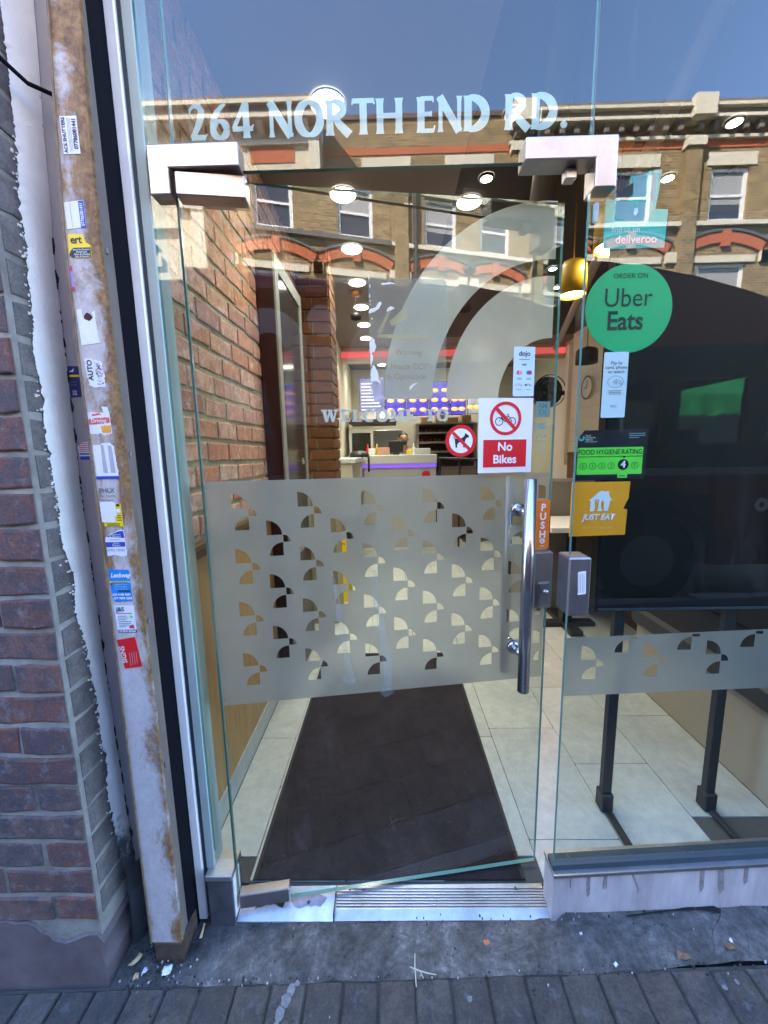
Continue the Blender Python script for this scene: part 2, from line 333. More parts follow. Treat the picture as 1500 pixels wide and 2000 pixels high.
# ---------------------------------------------------------------- helpers
class MB:
    def __init__(s): s.v = []; s.f = []; s.m = []
    def add(s, vs, fs, mi=0):
        o = len(s.v); s.v += [tuple(p) for p in vs]
        for f in fs: s.f.append(tuple(i + o for i in f)); s.m.append(mi)
        return s
    def box(s, x0, x1, y0, y1, z0, z1, mi=0):
        vs = [(x, y, z) for z in (z0, z1) for y in (y0, y1) for x in (x0, x1)]
        return s.add(vs, [(0, 2, 3, 1), (4, 5, 7, 6), (0, 1, 5, 4), (2, 6, 7, 3), (0, 4, 6, 2), (1, 3, 7, 5)], mi)
    def cbox(s, x0, x1, y0, y1, z0, z1, c=0.003, mi=0):
        """box with chamfered edges"""
        vs = []; idx = {}
        for sx in (0, 1):
            for sy in (0, 1):
                for sz in (0, 1):
                    p = [(x0, x1)[sx], (y0, y1)[sy], (z0, z1)[sz]]; d = [(1, -1)[sx] * c, (1, -1)[sy] * c, (1, -1)[sz] * c]
                    for a in range(3):
                        q = [p[i] + (0 if i == a else d[i]) for i in range(3)]
                        idx[(sx, sy, sz, a)] = len(vs); vs.append(q)
        fs = []
        for a in range(3):
            b, e = [i for i in range(3) if i != a]
            for sa in (0, 1):
                q = []
                for sb, se in ((0, 0), (1, 0), (1, 1), (0, 1)):
                    k = [0, 0, 0]; k[a] = sa; k[b] = sb; k[e] = se; q.append(idx[(*k, a)])
                fs.append(q)
            for sb in (0, 1):
                for se in (0, 1):
                    k0 = [0, 0, 0]; k0[b] = sb; k0[e] = se; k1 = list(k0); k0[a] = 0; k1[a] = 1
                    fs.append([idx[(*k0, b)], idx[(*k1, b)], idx[(*k1, e)], idx[(*k0, e)]])
        for k in [(i, j, l) for i in (0, 1) for j in (0, 1) for l in (0, 1)]:
            fs.append([idx[(*k, 0)], idx[(*k, 1)], idx[(*k, 2)]])
        s.add(vs, fs, mi); s.fix = True; return s
    def prism(s, pts, y0, y1, mi=0, mside=None):
        """polygon in xz, extruded from y0 (front) to y1"""
        n = len(pts); a = sum(pts[i][0] * pts[(i + 1) % n][1] - pts[(i + 1) % n][0] * pts[i][1] for i in range(n))
        if a < 0: pts = pts[::-1]
        vs = [(x, y0, z) for x, z in pts] + [(x, y1, z) for x, z in pts]
        s.add(vs, [tuple(range(n)), tuple(range(2 * n - 1, n - 1, -1))], mi)
        o = len(s.v) - 2 * n
        for i in range(n):
            j = (i + 1) % n
            s.f.append((o + i, o + n + i, o + n + j, o + j)); s.m.append(mi if mside is None else mside)
        return s
    def prismY(s, pts, x0, x1, mi=0):
        """polygon in yz extruded along x"""
        n = len(pts)
        vs = [(x0, y, z) for y, z in pts] + [(x1, y, z) for y, z in pts]
        fs = [tuple(range(n)), tuple(range(2 * n - 1, n - 1, -1))] + [(i, n + i, n + (i + 1) % n, (i + 1) % n) for i in range(n)]
        s.add(vs, fs, mi); s.fix = True; return s
    def flat(s, pts, y, mi=0):
        n = len(pts); a = sum(pts[i][0] * pts[(i + 1) % n][1] - pts[(i + 1) % n][0] * pts[i][1] for i in range(n))
        if a < 0: pts = pts[::-1]
        return s.add([(x, y, z) for x, z in pts], [tuple(range(n))], mi)
    def rect(s, x0, z0, x1, z1, y, mi=0): return s.flat([(x0, z0), (x1, z0), (x1, z1), (x0, z1)], y, mi)
    def ring(s, cx, cz, r0, r1, y, a0=0, a1=360, n=40, mi=0, k=1.0):
        vs = []; fs = []
        for i in range(n + 1):
            a = R(a0 + (a1 - a0) * i / n)
            vs += [(cx + r0 * math.cos(a), y, cz + r0 * k * math.sin(a)), (cx + r1 * math.cos(a), y, cz + r1 * k * math.sin(a))]
        for i in range(n): fs.append((2 * i, 2 * i + 1, 2 * i + 3, 2 * i + 2))
        return s.add(vs, fs, mi)
    def disc(s, cx, cz, r, y, n=40, mi=0, k=1.0):
        return s.flat([(cx + r * math.cos(2 * math.pi * i / n), cz + r * k * math.sin(2 * math.pi * i / n)) for i in range(n)], y, mi)
    def ribbon(s, pts, y, mi=0):
        """pts: (x, z, width)"""
        vs = []
        for i, (x, z, w) in enumerate(pts):
            a = pts[max(0, i - 1)]; b = pts[min(len(pts) - 1, i + 1)]
            dx, dz = b[0] - a[0], b[1] - a[1]; l = math.hypot(dx, dz) or 1
            nx, nz = -dz / l * w / 2, dx / l * w / 2
            vs += [(x + nx, y, z + nz), (x - nx, y, z - nz)]
        return s.add(vs, [(2 * i, 2 * i + 1, 2 * i + 3, 2 * i + 2) for i in range(len(pts) - 1)], mi)
    def tube(s, pts, r, n=10, mi=0, caps=True):
        pts = [Vector(p) for p in pts]; o = len(s.v); m = len(pts)
        rr = r if isinstance(r, (list, tuple)) else [r] * m
        up = Vector((0, 0, 1))
        for i, p in enumerate(pts):
            d = (pts[min(m - 1, i + 1)] - pts[max(0, i - 1)]).normalized()
            a = d.cross(up if abs(d.z) < 0.95 else Vector((1, 0, 0))).normalized(); b = a.cross(d)
            for k in range(n):
                t = 2 * math.pi * k / n; s.v.append(tuple(p + (a * math.cos(t) + b * math.sin(t)) * rr[i]))
        for i in range(m - 1):
            for k in range(n):
                k2 = (k + 1) % n
                s.f.append((o + i * n + k, o + i * n + k2, o + (i + 1) * n + k2, o + (i + 1) * n + k)); s.m.append(mi)
        if caps:
            s.f.append(tuple(o + k for k in range(n))[::-1]); s.m.append(mi)
            s.f.append(tuple(o + (m - 1) * n + k for k in range(n))); s.m.append(mi)
        s.fix = True; return s
    def lathe(s, prof, cx, cy, n=24, mi=0):
        """prof: (radius, z)"""
        o = len(s.v)
        for r, z in prof:
            for k in range(n):
                t = 2 * math.pi * k / n; s.v.append((cx + r * math.cos(t), cy + r * math.sin(t), z))
        for i in range(len(prof) - 1):
            for k in range(n):
                k2 = (k + 1) % n
                s.f.append((o + i * n + k, o + i * n + k2, o + (i + 1) * n + k2, o + (i + 1) * n + k)); s.m.append(mi)
        return s
    def mesh(s, name, mats, smooth=False):
        me = bpy.data.meshes.new(name); me.from_pydata(s.v, [], s.f)
        for m in (mats if isinstance(mats, (list, tuple)) else [mats]): me.materials.append(m)
        me.polygons.foreach_set('material_index', s.m)
        if getattr(s, 'fix', False):
            import bmesh
            b = bmesh.new(); b.from_mesh(me); bmesh.ops.recalc_face_normals(b, faces=b.faces); b.to_mesh(me); b.free()
        if smooth: me.polygons.foreach_set('use_smooth', [True] * len(me.polygons))
        me.update(); return me
    def build(s, name, mats, parent=None, smooth=False):
        return link(name, s.mesh(name, mats, smooth), parent)
def link(name, data, parent=None):
    o = bpy.data.objects.new(name, data); COL.objects.link(o)
    if parent is not None: o.parent = parent
    return o
def tag(o, label, cat, group=None):
    o['label'] = label; o['category'] = cat
    if group: o['group'] = group
    return o
def struct(o): o['kind'] = 'structure'; return o
def stuff(o): o['kind'] = 'stuff'; return o
def thing(name, label, cat, loc=(0, 0, 0), group=None, rz=0.0):
    """an Empty at the thing's base; children are built around local (0,0,0)"""
    o = bpy.data.objects.new(name, None); COL.objects.link(o); o.empty_display_size = 0.1
    o.location = loc; o.rotation_euler.z = rz
    return tag(o, label, cat, group)
def dup(root, loc, label=None, rz=None):
    r = root.copy(); COL.objects.link(r); r.location = loc
    if rz is not None: r.rotation_euler.z = rz
    if label: r['label'] = label
    for ch in list(root.children):
        c = ch.copy(); COL.objects.link(c); c.parent = r
        for g in list(ch.children):
            d = g.copy(); COL.objects.link(d); d.parent = c
    return r
def text_mesh(body, size, mat, y, x=0, z=0, align='CENTER', bold=0.0, rot=0.0, sx=1.0, shear=0.0, spacing=1.0, mirror=False):
    c = bpy.data.curves.new('lettering', 'FONT'); c.body = body; c.size = size; c.align_x = align; c.align_y = 'CENTER'
    c.offset = bold; c.shear = shear; c.space_character = spacing; c.resolution_u = 4
    o = bpy.data.objects.new('lettering_source', c)
    me = bpy.data.meshes.new_from_object(o); bpy.data.objects.remove(o); bpy.data.curves.remove(c)
    m = Matrix.Translation((x, y, z)) @ Matrix.Rotation(R(90), 4, 'X') @ Matrix.Rotation(R(rot), 4, 'Z') @ Matrix.Diagonal((-sx if mirror else sx, 1, 1, 1))
    me.transform(m); me.materials.clear(); me.materials.append(mat); me.name = 'lettering'
    return me
def text(parent, body, size, mat, y, x=0, z=0, name='lettering', **k): return link(name, text_mesh(body, size, mat, y, x, z, **k), parent)
def fill2d(loops, y, thick=0.0):
    """plane figure with holes (xz), filled as a 2-D curve and turned into a mesh facing -Y"""
    c = bpy.data.curves.new('figure', 'CURVE'); c.dimensions = '2D'; c.fill_mode = 'BOTH' if thick else 'FRONT'; c.extrude = thick / 2
    for lp in loops:
        sp = c.splines.new('POLY'); sp.points.add(len(lp) - 1); sp.use_cyclic_u = True
        for p, (a, b) in zip(sp.points, lp): p.co = (a, b, 0, 1)
    o = bpy.data.objects.new('figure_source', c); me = bpy.data.meshes.new_from_object(o)
    bpy.data.objects.remove(o); bpy.data.curves.remove(c)
    me.transform(Matrix.Translation((0, y, 0)) @ Matrix.Rotation(R(90), 4, 'X'))
    return me
def arc(cx, cz, r, a0, a1, n=10, k=1.0): return [(cx + r * math.cos(R(a0 + (a1 - a0) * i / n)), cz + r * k * math.sin(R(a0 + (a1 - a0) * i / n))) for i in range(n + 1)]
def rrect(x0, z0, x1, z1, r, n=5):
    return arc(x1 - r, z1 - r, r, 0, 90, n) + arc(x0 + r, z1 - r, r, 90, 180, n) + arc(x0 + r, z0 + r, r, 180, 270, n) + arc(x1 - r, z0 + r, r, 270, 360, n)
def ragged(pts, amp, step=0.004, rn=None):
    rn = rn or rnd; out = []
    for i in range(len(pts)):
        a, b = pts[i], pts[(i + 1) % len(pts)]; l = math.hypot(b[0] - a[0], b[1] - a[1]); n = max(1, int(l / step))
        for k in range(n): out.append((a[0] + (b[0] - a[0]) * k / n + rn.uniform(-amp, amp), a[1] + (b[1] - a[1]) * k / n + rn.uniform(-amp, amp)))
    return out
def brick_mesh(mat, jit=0.02, c=0.06, ch=0.16, seed=0, cy=0.45):
    """unit brick 1x1x1, front at -y, worn chamfered front edges"""
    q = random.Random(seed); j = lambda s=jit: q.uniform(-s, s)
    rim = [(-.5, -.5), (-.17, -.5), (.17, -.5), (.5, -.5), (.5, .5), (.17, .5), (-.17, .5), (-.5, .5)]
    wob = [(j(.012), j(jit)) for _ in rim]; n = len(rim)
    b = [(x, .5, z) for x, z in rim]
    m_ = [(x + w[0], -cy, z + w[1]) for (x, z), w in zip(rim, wob)]
    f = [(x + w[0] - (c + abs(j(.5 * c))) * (1 if x > .4 else -1 if x < -.4 else 0), -.5 + abs(j(.02)), z + w[1] - (ch + abs(j(.5 * ch))) * (1 if z > 0 else -1)) for (x, z), w in zip(rim, wob)]
    vs = b + m_ + f; fs = [tuple(range(2 * n, 3 * n))]
    for i in range(n):
        k = (i + 1) % n
        fs += [(i, k, n + k, n + i), (n + i, n + k, 2 * n + k, 2 * n + i)]
    me = bpy.data.meshes.new('brick'); me.from_pydata(vs, [], fs); me.materials.append(mat)
    import bmesh
    bb = bmesh.new(); bb.from_mesh(me); bmesh.ops.recalc_face_normals(bb, faces=bb.faces)
    if sum(f_.normal.y for f_ in bb.faces if abs(f_.normal.y) > .8) > 0: bmesh.ops.reverse_faces(bb, faces=bb.faces)
    bb.to_mesh(me); bb.free()
    return me
def piece(name, me, parent, loc, scale, rz=0.0, tilt=0.0):
    o = bpy.data.objects.new(name, me); COL.objects.link(o); o.parent = parent
    o.location = loc; o.scale = scale; o.rotation_euler = (0, tilt, rz); return o
def gz(x): return 0.018 + 0.045 * x            # the pavement rises gently to the right

# ---------------------------------------------------------------- ground
b = MB()
xs = [-40, -4, -1.2, 2.2, 6, 40]
clampz = lambda x: gz(max(-4, min(6, x)))
for x0, x1 in zip(xs, xs[1:]):
    b.add([(x0, -2.3, clampz(x0) - 0.006), (x1, -2.3, clampz(x1) - 0.006), (x1, -0.152, clampz(x1) - 0.006), (x0, -0.152, clampz(x0) - 0.006), (x1, -0.151, clampz(x1) - 0.06), (x0, -0.151, clampz(x0) - 0.06), (x1, 0.02, clampz(x1) - 0.06), (x0, 0.02, clampz(x0) - 0.06)], [(0, 1, 2, 3), (3, 2, 4, 5), (5, 4, 6, 7)])
pav = struct(b.build('pavement', plain('pavement bed', (0.038, 0.036, 0.037), 0.9, var=0.4, vscale=20, bmp=0.6)))
pm = []
for s in range(5):
    m_ = brick_mesh(pave_m, 0.010, 0.04, 0.02, 40 + s, 0.40)
    m_.transform(Matrix.Rotation(R(-90), 4, 'X')); m_.name = 'paver'; pm.append(m_)     # front face up
for row in range(3):
    y1 = -0.160 - 0.205 * row; k0 = -19
    for k in range(k0, 13):
        x = 0.149 + 0.1 * (k - 0.0) + 0.05 + (0.05 if row % 2 else 0)
        o = piece('paver', rnd.choice(pm), pav, (x, y1 - 0.1, gz(x) - 0.0285 + rnd.uniform(-.002, .002)), (0.094, 0.062, 0.198), 0, 0)
        o.rotation_euler = (rnd.uniform(-.012, .012), -0.045 + rnd.uniform(-.012, .012), rnd.uniform(-.012, .012)); o.scale = (0.0965, 0.2015, 0.062)
b = MB()
for i in range(26):                      # kerb stones towards the road
    x0 = -12 + i * 0.92
    b.box(x0, x0 + 0.91, -2.45, -2.3, -0.14, clampz(x0) + 0.0)
struct(b.build('kerb', plain('granite kerb', (0.17, 0.165, 0.16), 0.8, var=0.2)))
b = MB(); b.box(-150, 150, -10.2, -2.44, -0.3, -0.125)
struct(b.build('road', plain('asphalt', (0.05, 0.05, 0.052), 0.85, var=0.25, vscale=12, bmp=0.4)))
b = MB(); b.box(-150, 150, -12.4, -10.2, -0.3, 0.0)
struct(b.build('far_pavement', plain('far paving', (0.16, 0.15, 0.14), 0.9, var=0.2)))
b = MB(); b.add([(-300, -300, -0.31), (300, -300, -0.31), (300, 300, -0.31), (-300, 300, -0.31)], [(0, 1, 2, 3)])
struct(b.build('ground', plain('ground', (0.10, 0.095, 0.09), 0.95)))

# cement apron between the pavers and the shopfront, hand-trowelled
b = MB(); NX, NY = 150, 14
from mathutils import noise as mn
for i in range(NX + 1):
    x = -0.86 + (1.45 + 0.86) * i / NX
    yb = -0.158 + 0.006 * mn.noise((x * 9, 3, 1)) + (0.014 if x > 0.6 else 0) * min(1, (x - 0.6) * 3)
    for j in range(NY + 1):
        t = j / NY; y = yb + (0.03 - yb) * t
        hin = 0.0 if x < 0.497 else (gz(x) + 0.002) * min(1, (x - 0.497) / 0.02)
        h = (gz(x) + 0.004) * (1 - t) + hin * t + 0.005 * mn.noise((x * 7, y * 7, 0)) + 0.003 * mn.noise((x * 30, y * 30, 5))
        h += -0.008 * (1 - min(1, t * 5))
        if x < -0.6: h -= 0.012
        b.v.append((x, y, h))
for i in range(NX):
    for j in range(NY):
        a = i * (NY + 1) + j; b.f.append((a, a + NY + 1, a + NY + 2, a + 1)); b.m.append(0)
apron = struct(b.build('cement_apron', apron_m, smooth=True))
cr = [(0.70, -0.036, .006), (0.84, -0.026, .006), (0.93, -0.020, .016), (0.965, -0.024, .024), (0.985, -0.034, .016), (0.965, -0.052, .008), (0.93, -0.075, .007), (0.905, -0.10, .004), (0.895, -0.125, .003)]
b = MB()
for i, (x, y, w) in enumerate(cr):
    for dx, dz in ((-w / 2, 0.0185), (w / 2, 0.0185)):
        b.v.append((x + dx * .6 + rnd.uniform(-.002, .002), y + dx * .7, gz(x) + 0.010 + 0.0025 * mn.noise((x * 30, y * 30, 5)) + 0.005 * mn.noise((x * 7, y * 7, 0))))
for i in range(len(cr) - 1): b.f.append((2 * i, 2 * i + 1, 2 * i + 3, 2 * i + 2)); b.m.append(0)
b.build('crack', plain('black crack', (0.004, 0.004, 0.004), 1.0), apron)

# ---------------------------------------------------------------- this side's building above the shop (throws the shade on the pavement)
t = thing('shop_building', 'brick building that holds the shop, rising over the glass front', 'building')
up = plain('upper brickwork', (0.25, 0.17, 0.12), 0.9, var=0.2)
MB().box(-14, 14, 0.02, 9.0, 3.06, 7.6).build('upper_wall', up, t)
MB().box(2.62, 14, 0.06, 9.0, -0.2, 3.055).build('side_wall', up, t)
MB().box(-14, -0.865, 0.012, 9.0, -0.2, 3.055).build('party_wall', up, t)
MB().box(-0.86, 2.6, -0.03, 0.019, 2.64, 3.05).build('fascia', plain('fascia red', (0.35, 0.02, 0.02), 0.4), t)

# ---------------------------------------------------------------- left brick pier
pier = thing('brick_pier', 'dark red brick pier at the far left with a white rendered edge', 'wall')
MB().box(-1.9, -0.8325, -0.1395, 0.0, -0.1, 3.04).build('mortar_bed', mortar, pier)
pbm = [brick_mesh(pier_brick, 0.06, 0.014, 0.05, s, 0.47) for s in range(6)]
rbm = [brick_mesh(return_brick, 0.045, 0.03, 0.05, 20 + s, 0.475) for s in range(5)]
z = 0.196
k = 0
while z < 2.98:
    hgt = 0.073
    x = -0.836
    lens = [0.235, 0.235, 0.235] if k % 2 else [0.115, 0.235, 0.235]
    for L in lens:
        L2 = L + rnd.uniform(-.010, .008)
        piece('brick', rnd.choice(pbm), pier, (x - L2 / 2, -0.1065 + rnd.uniform(-.004, .0025), z + hgt / 2 + rnd.uniform(-.002, .002)), (L2, 0.077, hgt), 0, rnd.uniform(-.012, .012))
        x -= L2 + 0.013
    piece('brick', rnd.choice(rbm), pier, (-0.862 + rnd.uniform(-.0015, .0015), -0.07, z + hgt / 2 + rnd.uniform(-.002, .002)), (0.112, 0.066, hgt), R(90), rnd.uniform(-.012, .012))
    z += 0.0862; k += 1
# lower plinth, a worn cement lump with a slanted top
b = MB(); b.prism(ragged([(-1.9, -0.1), (-0.826, -0.1), (-0.826, 0.125), (-0.845, 0.15), (-0.95, 0.12), (-1.03, 0.19), (-1.9, 0.2)], 0.006, 0.02), -0.1475, -0.02)
b.build('plinth', plinth_m, pier)
# white render fillet with a ragged painted edge
rn2 = random.Random(3)
def lerp(tab, z):
    for (a, va), (c, vc) in zip(tab, tab[1:]):
        if a <= z <= c: return va + (vc - va) * (z - a) / (c - a)
    return tab[0][1] if z < tab[0][0] else tab[-1][1]
yl = [(0, -0.035), (0.3, -0.045), (0.55, -0.05), (0.8, -0.047), (1.2, -0.078), (1.58, -0.09), (1.9, -0.075), (2.3, -0.050), (3, -0.035)]
xr = [(0, -0.805), (0.7, -0.821), (1.33, -0.825), (1.96, -0.814), (2.48, -0.784), (3, -0.76)]
NZ, NC = 620, 9; b = MB()
for i in range(NZ + 1):
    z = 0.13 + (3.0 - 0.13) * i / NZ; nar = max(0.0, 1 - (z - 0.13) / 0.16)
    jag = 0.007 * (mn.noise((z * 55, 0, 0))) + 0.005 * mn.noise((z * 190, 4, 0)) + 0.012 * mn.noise((z * 9, 9, 0))
    y0 = lerp(yl, z) - 0.004 + 0.03 * nar ** 1.5; x1 = lerp(xr, z) + 0.002 * mn.noise((z * 6, 2, 0)); y1 = -0.012
    for j in range(NC + 1):
        u = j / NC; px = -0.8285 + (x1 + 0.8285) * (u ** 1.5); py = y0 + jag * (1 - u) ** 7 + (y1 - y0) * u
        bul = math.sin(math.pi * min(1, u * 1.0)) * 0.007
        e = 0.0012 * mn.noise((z * 90, u * 8, 1)) * (1 - u) ** 3
        b.v.append((px + bul + 0.0015 + abs(e), py - bul * 0.5, z))
for i in range(NZ):
    for j in range(NC):
        a = i * (NC + 1) + j; b.f.append((a, a + 1, a + NC + 2, a + NC + 1)); b.m.append(0)
b.build('render_strip', white_render, pier, smooth=True)
b = MB()
for q in range(200):                    # crumbs of white paint standing off the ragged edge
    z = rn2.uniform(0.3, 2.2); y0 = lerp(yl, z) - abs(rn2.gauss(0.0, 0.008)); s_ = rn2.uniform(0.0006, 0.0026)
    b.box(-0.8295, -0.8265, y0 - s_, y0 + s_, z - s_ * rn2.uniform(.6, 1.8), z + s_)
stuff(b.build('paint_crumb', white_render, pier))
b = MB()                               # ragged black strip along the fillet's edge at the steel
for i in range(300):
    z = 0.25 + i * 0.0072; x1 = lerp(xr, z)
    w = max(0, 0.004 + 0.008 * mn.noise((z * 26, 7, 0)) + 0.004 * mn.noise((z * 90, 1, 0)))
    if z > 2.0: w *= 0.4
    if w > 0.001: b.box(x1 - 0.003, x1 - 0.003 + w, -0.0145, -0.0108, z, z + 0.0076)
stuff(b.build('dark_seam', plain('black seam', (0.01, 0.01, 0.012), 0.95), pier))
b = MB()
prof = [(-0.829, -0.03), (-0.818, -0.045), (-0.80, -0.04), (-0.79, -0.012)]
for z in (-0.06, 0.12, 0.245):
    for x, y in prof: b.v.append((x, y - (0.012 if z < 0.1 else 0), z))
for i in range(2):
    for j in range(3): a = i * 4 + j; b.f.append((a, a + 1, a + 5, a + 4)); b.m.append(0)
b.build('sooty_foot', soot_render, pier, smooth=True)
# cable loop high on the pier
c = tag(MB().tube([(-0.93, -0.16, 2.32), (-0.885, -0.158, 2.335), (-0.84, -0.15, 2.34), (-0.81, -0.10, 2.31), (-0.775, -0.07, 2.28), (-0.735, -0.05, 2.272), (-0.69, -0.03, 2.29)], 0.0045, 8).build('cable', black_shade_cable, None, True),
        'black cable sagging from the brick pier to the steel rail near the top left', 'cable')

# ---------------------------------------------------------------- shutter guide rail
rail = thing('shutter_guide_rail', 'rusty grey shutter guide rail plastered with small stickers', 'shutter rail')
MB().box(-0.845, -0.7005, -0.0105, 0.003, -0.06, 3.0).build('back_plate', grey_plate, rail)
pl_ = [(0.055, -0.722), (0.5, -0.720), (0.93, -0.717), (1.7, -0.716), (1.96, -0.713), (2.19, -0.700), (2.4, -0.685), (3.0, -0.65)]
pr_ = [(0.055, -0.634), (1.6, -0.636), (1.96, -0.638), (2.19, -0.631), (2.4, -0.622), (3.0, -0.60)]
zz_ = [0.055 + (3.0 - 0.055) * i / 60 for i in range(61)]
MB().prism([(lerp(pr_, z) + 0.0006 * mn.noise((z * 50, 0, 0)), z) for z in zz_] + [(lerp(pl_, z), z) for z in reversed(zz_)], -0.100, -0.090).build('face_plate', rust, rail)
MB().prism([(lerp(pl_, z) + 0.0015, z) for z in zz_] + [(lerp(pl_, z) - 0.0025 + 0.001 * mn.noise((z * 40, 3, 0)), z) for z in reversed(zz_)], -0.1035, -0.0995).build('weld_edge', plain('edge rust', (0.20, 0.13, 0.08), 0.8, var=0.5, vscale=40), rail)
MB().cbox(-0.66, -0.6375, -0.0895, -0.072, 0.0, 3.0, 0.002).build('channel_lip', brown_rail, rail)
MB().cbox(-0.66, -0.6405, -0.0715, -0.050, 0.0, 3.0, 0.002).build('channel_lip', brown_rail, rail)
MB().cbox(-0.717, -0.633, -0.102, -0.012, -0.04, 0.0545, 0.003).build('foot', plain('rust brown foot', (0.075, 0.045, 0.03), 0.85, var=0.5, vscale=30, bmp=0.5), rail)
for z in (0.62, 1.04, 1.47, 1.93): MB().box(-0.6370, -0.6340, -0.0845, -0.077, z, z + 0.012).build('rivet', steel, rail)

# ---------------------------------------------------------------- shopfront frame at the left of the glass
fr_ = thing('shopfront_frame', 'white upright frame, shadow gap painted black, beside the left glass pane', 'door frame')
MB().add([(-0.6415, -0.0495, -.03), (-0.6335, -0.002, -.03), (-0.6335, 0.05, -.03), (-0.70, 0.05, -.03), (-0.70, -0.0495, -.03), (-0.6415, -0.0495, 2.64), (-0.6335, -0.002, 2.64), (-0.6335, 0.05, 2.64), (-0.70, 0.05, 2.64), (-0.70, -0.0495, 2.64)], [(0, 1, 6, 5), (1, 2, 7, 6), (2, 3, 8, 7), (3, 4, 9, 8), (4, 0, 5, 9), (5, 6, 7, 8, 9), (4, 3, 2, 1, 0)]).build('gap_shade', black_shade_cable, fr_)  # black solid paints the shadowed recess between rail and white frame
MB().cbox(-0.6332, -0.606, -0.004, 0.06, 0.0, 2.64, 0.003).build('white_profile', white_frame, fr_)
MB().box(-0.6058, -0.593, 0.004, 0.06, 0.02, 2.64).build('gasket', gasket, fr_)
MB().cbox(-0.5928, -0.567, -0.003, 0.06, 0.19, 2.64, 0.002).build('sealant_strip', sealant, fr_)

# ---------------------------------------------------------------- fixed glass
def pane(name, label, x0, x1, z0, z1, z0b=None):
    t = thing(name, label, 'window')
    z0b = z0 if z0b is None else z0b
    vs = [(x0, 0, z0), (x1, 0, z0b), (x1, 0, z1), (x0, 0, z1), (x0, .012, z0), (x1, .012, z0b), (x1, .012, z1), (x0, .012, z1)]
    b = MB(); b.add(vs, [(0, 1, 2, 3), (5, 4, 7, 6)], 0); b.add(vs, [(0, 4, 5, 1), (1, 5, 6, 2), (2, 6, 7, 3), (3, 7, 4, 0)], 1)
    b.build('glass', [glass, glass_edge], t); return t
side = pane('side_window', 'narrow glass pane between the white frame and the open door', -0.5668, -0.506, 0.19, 2.62)
MB().cbox(-0.586, -0.508, -0.022, 0.05, -0.01, 0.172, 0.002).build('plinth_box', plain('dark stained plinth', (0.075, 0.072, 0.085), 0.65, var=0.5, vscale=12, bmp=0.2), side)
MB().cbox(-0.588, -0.506, -0.028, 0.055, 0.1725, 0.192, 0.002).build('plinth_cap', steel, side)
MB().box(-0.5078, -0.5055, -0.018, 0.03, 0.03, 0.172).build('end_trim', white_frame, side)
trans = pane('transom_window', 'wide glass pane above the door lettered with the street address', -0.503, 0.487, 2.142, 2.62)
wind = pane('shop_window', 'large glass pane at the right covered in delivery and rating stickers', 0.490, 2.55, 0.200, 2.62, 0.333)
def sl_(x): return (x - 0.486) * 0.066
def slope_box(b, x0, x1, y0, y1, z0, z1, mi=0):
    vs = [(x, y, z + sl_(x)) for z in (z0, z1) for y in (y0, y1) for x in (x0, x1)]
    return b.add(vs, [(0, 2, 3, 1), (4, 5, 7, 6), (0, 1, 5, 4), (2, 6, 7, 3), (0, 4, 6, 2), (1, 3, 7, 5)], mi)
slope_box(MB(), 0.482, 2.55, -0.018, 0.05, -0.06, 0.176).build('sill_panel', steel_plate_dirty, wind)
slope_box(MB(), 0.480, 2.55, -0.024, 0.055, 0.1763, 0.186).build('sill_cap', alu, wind)
slope_box(MB(), 0.482, 2.55, -0.008, 0.03, 0.1863, 0.204).build('glazing_gasket', gasket, wind)
b = MB()                               # dried drip stains with their own outline
for x, w, l, sk in ((0.533, .004, .04, 0), (0.588, .010, .075, 0), (0.637, .006, .05, -.003), (0.642, .005, .05, .0), (0.720, .007, .07, .02), (0.93, .012, .08, 0), (0.985, .016, .09, .004), (1.06, .012, .06, 0)):
    zt = 0.17 + sl_(x); b.flat([(x - w / 2, zt), (x + w / 2, zt), (x + w * .7 + sk, zt - l * .8), (x + sk, zt - l), (x - w * .4 + sk, zt - l * .7)], -0.0188)
b.build('drip_stain', plain('brown drip', (0.27, 0.225, 0.22), 0.8, var=0.4, vscale=60), wind)
for p_, x0, x1 in ((side, -0.5052, -0.5042), (wind, 0.488, 0.489)):
    pass
tag(MB().box(-0.5058, -0.5032, -0.001, 0.013, 2.142, 2.62).build('joint_seal', plain('clear silicone', (0.10, 0.12, 0.13), 0.3)), 'thin dark silicone joint left of the street address', 'seal')
tag(MB().box(0.4872, 0.4898, -0.001, 0.013, 2.142, 2.62).build('joint_seal', MATS['clear silicone']), 'thin dark silicone joint right of the street address', 'seal')

# etched motif: a quarter disc, a small quarter and a lower quarter
def quarter_loops(u, z):
    q1 = [(u, z)] + arc(u, z - 0.043, 0.042, 90, 0, 9) + [(u, z - 0.043)]
    c2 = (u + 0.0445, z - 0.064)
    q2 = [c2] + arc(c2[0], c2[1], 0.021, 90, 0, 6)
    c3 = (u + 0.0435, z - 0.1035)
    q3 = [c3] + arc(c3[0], c3[1], 0.0385, 90, 180, 9)
    return [q1[1:], q2, q3]
def clip_z(lp, zmax=None, zmin=None, umax=None):
    def cl(l, f):
        out = []
        for i in range(len(l)):
            a, b_ = l[i], l[(i + 1) % len(l)]; fa, fb = f(a), f(b_)
            if fa >= 0: out.append(a)
            if (fa >= 0) != (fb >= 0):
                t_ = fa / (fa - fb); out.append((a[0] + (b_[0] - a[0]) * t_, a[1] + (b_[1] - a[1]) * t_))
        return out
    if zmax is not None: lp = cl(lp, lambda p: zmax - p[1])
    if zmin is not None and lp: lp = cl(lp, lambda p: p[1] - zmin)
    if umax is not None and lp: lp = cl(lp, lambda p: umax - p[0])
    return lp if len(lp) > 2 else None
loops = [[(0.493, 0.757), (2.50, 0.83), (2.50, 1.011), (0.493, 0.937)]]
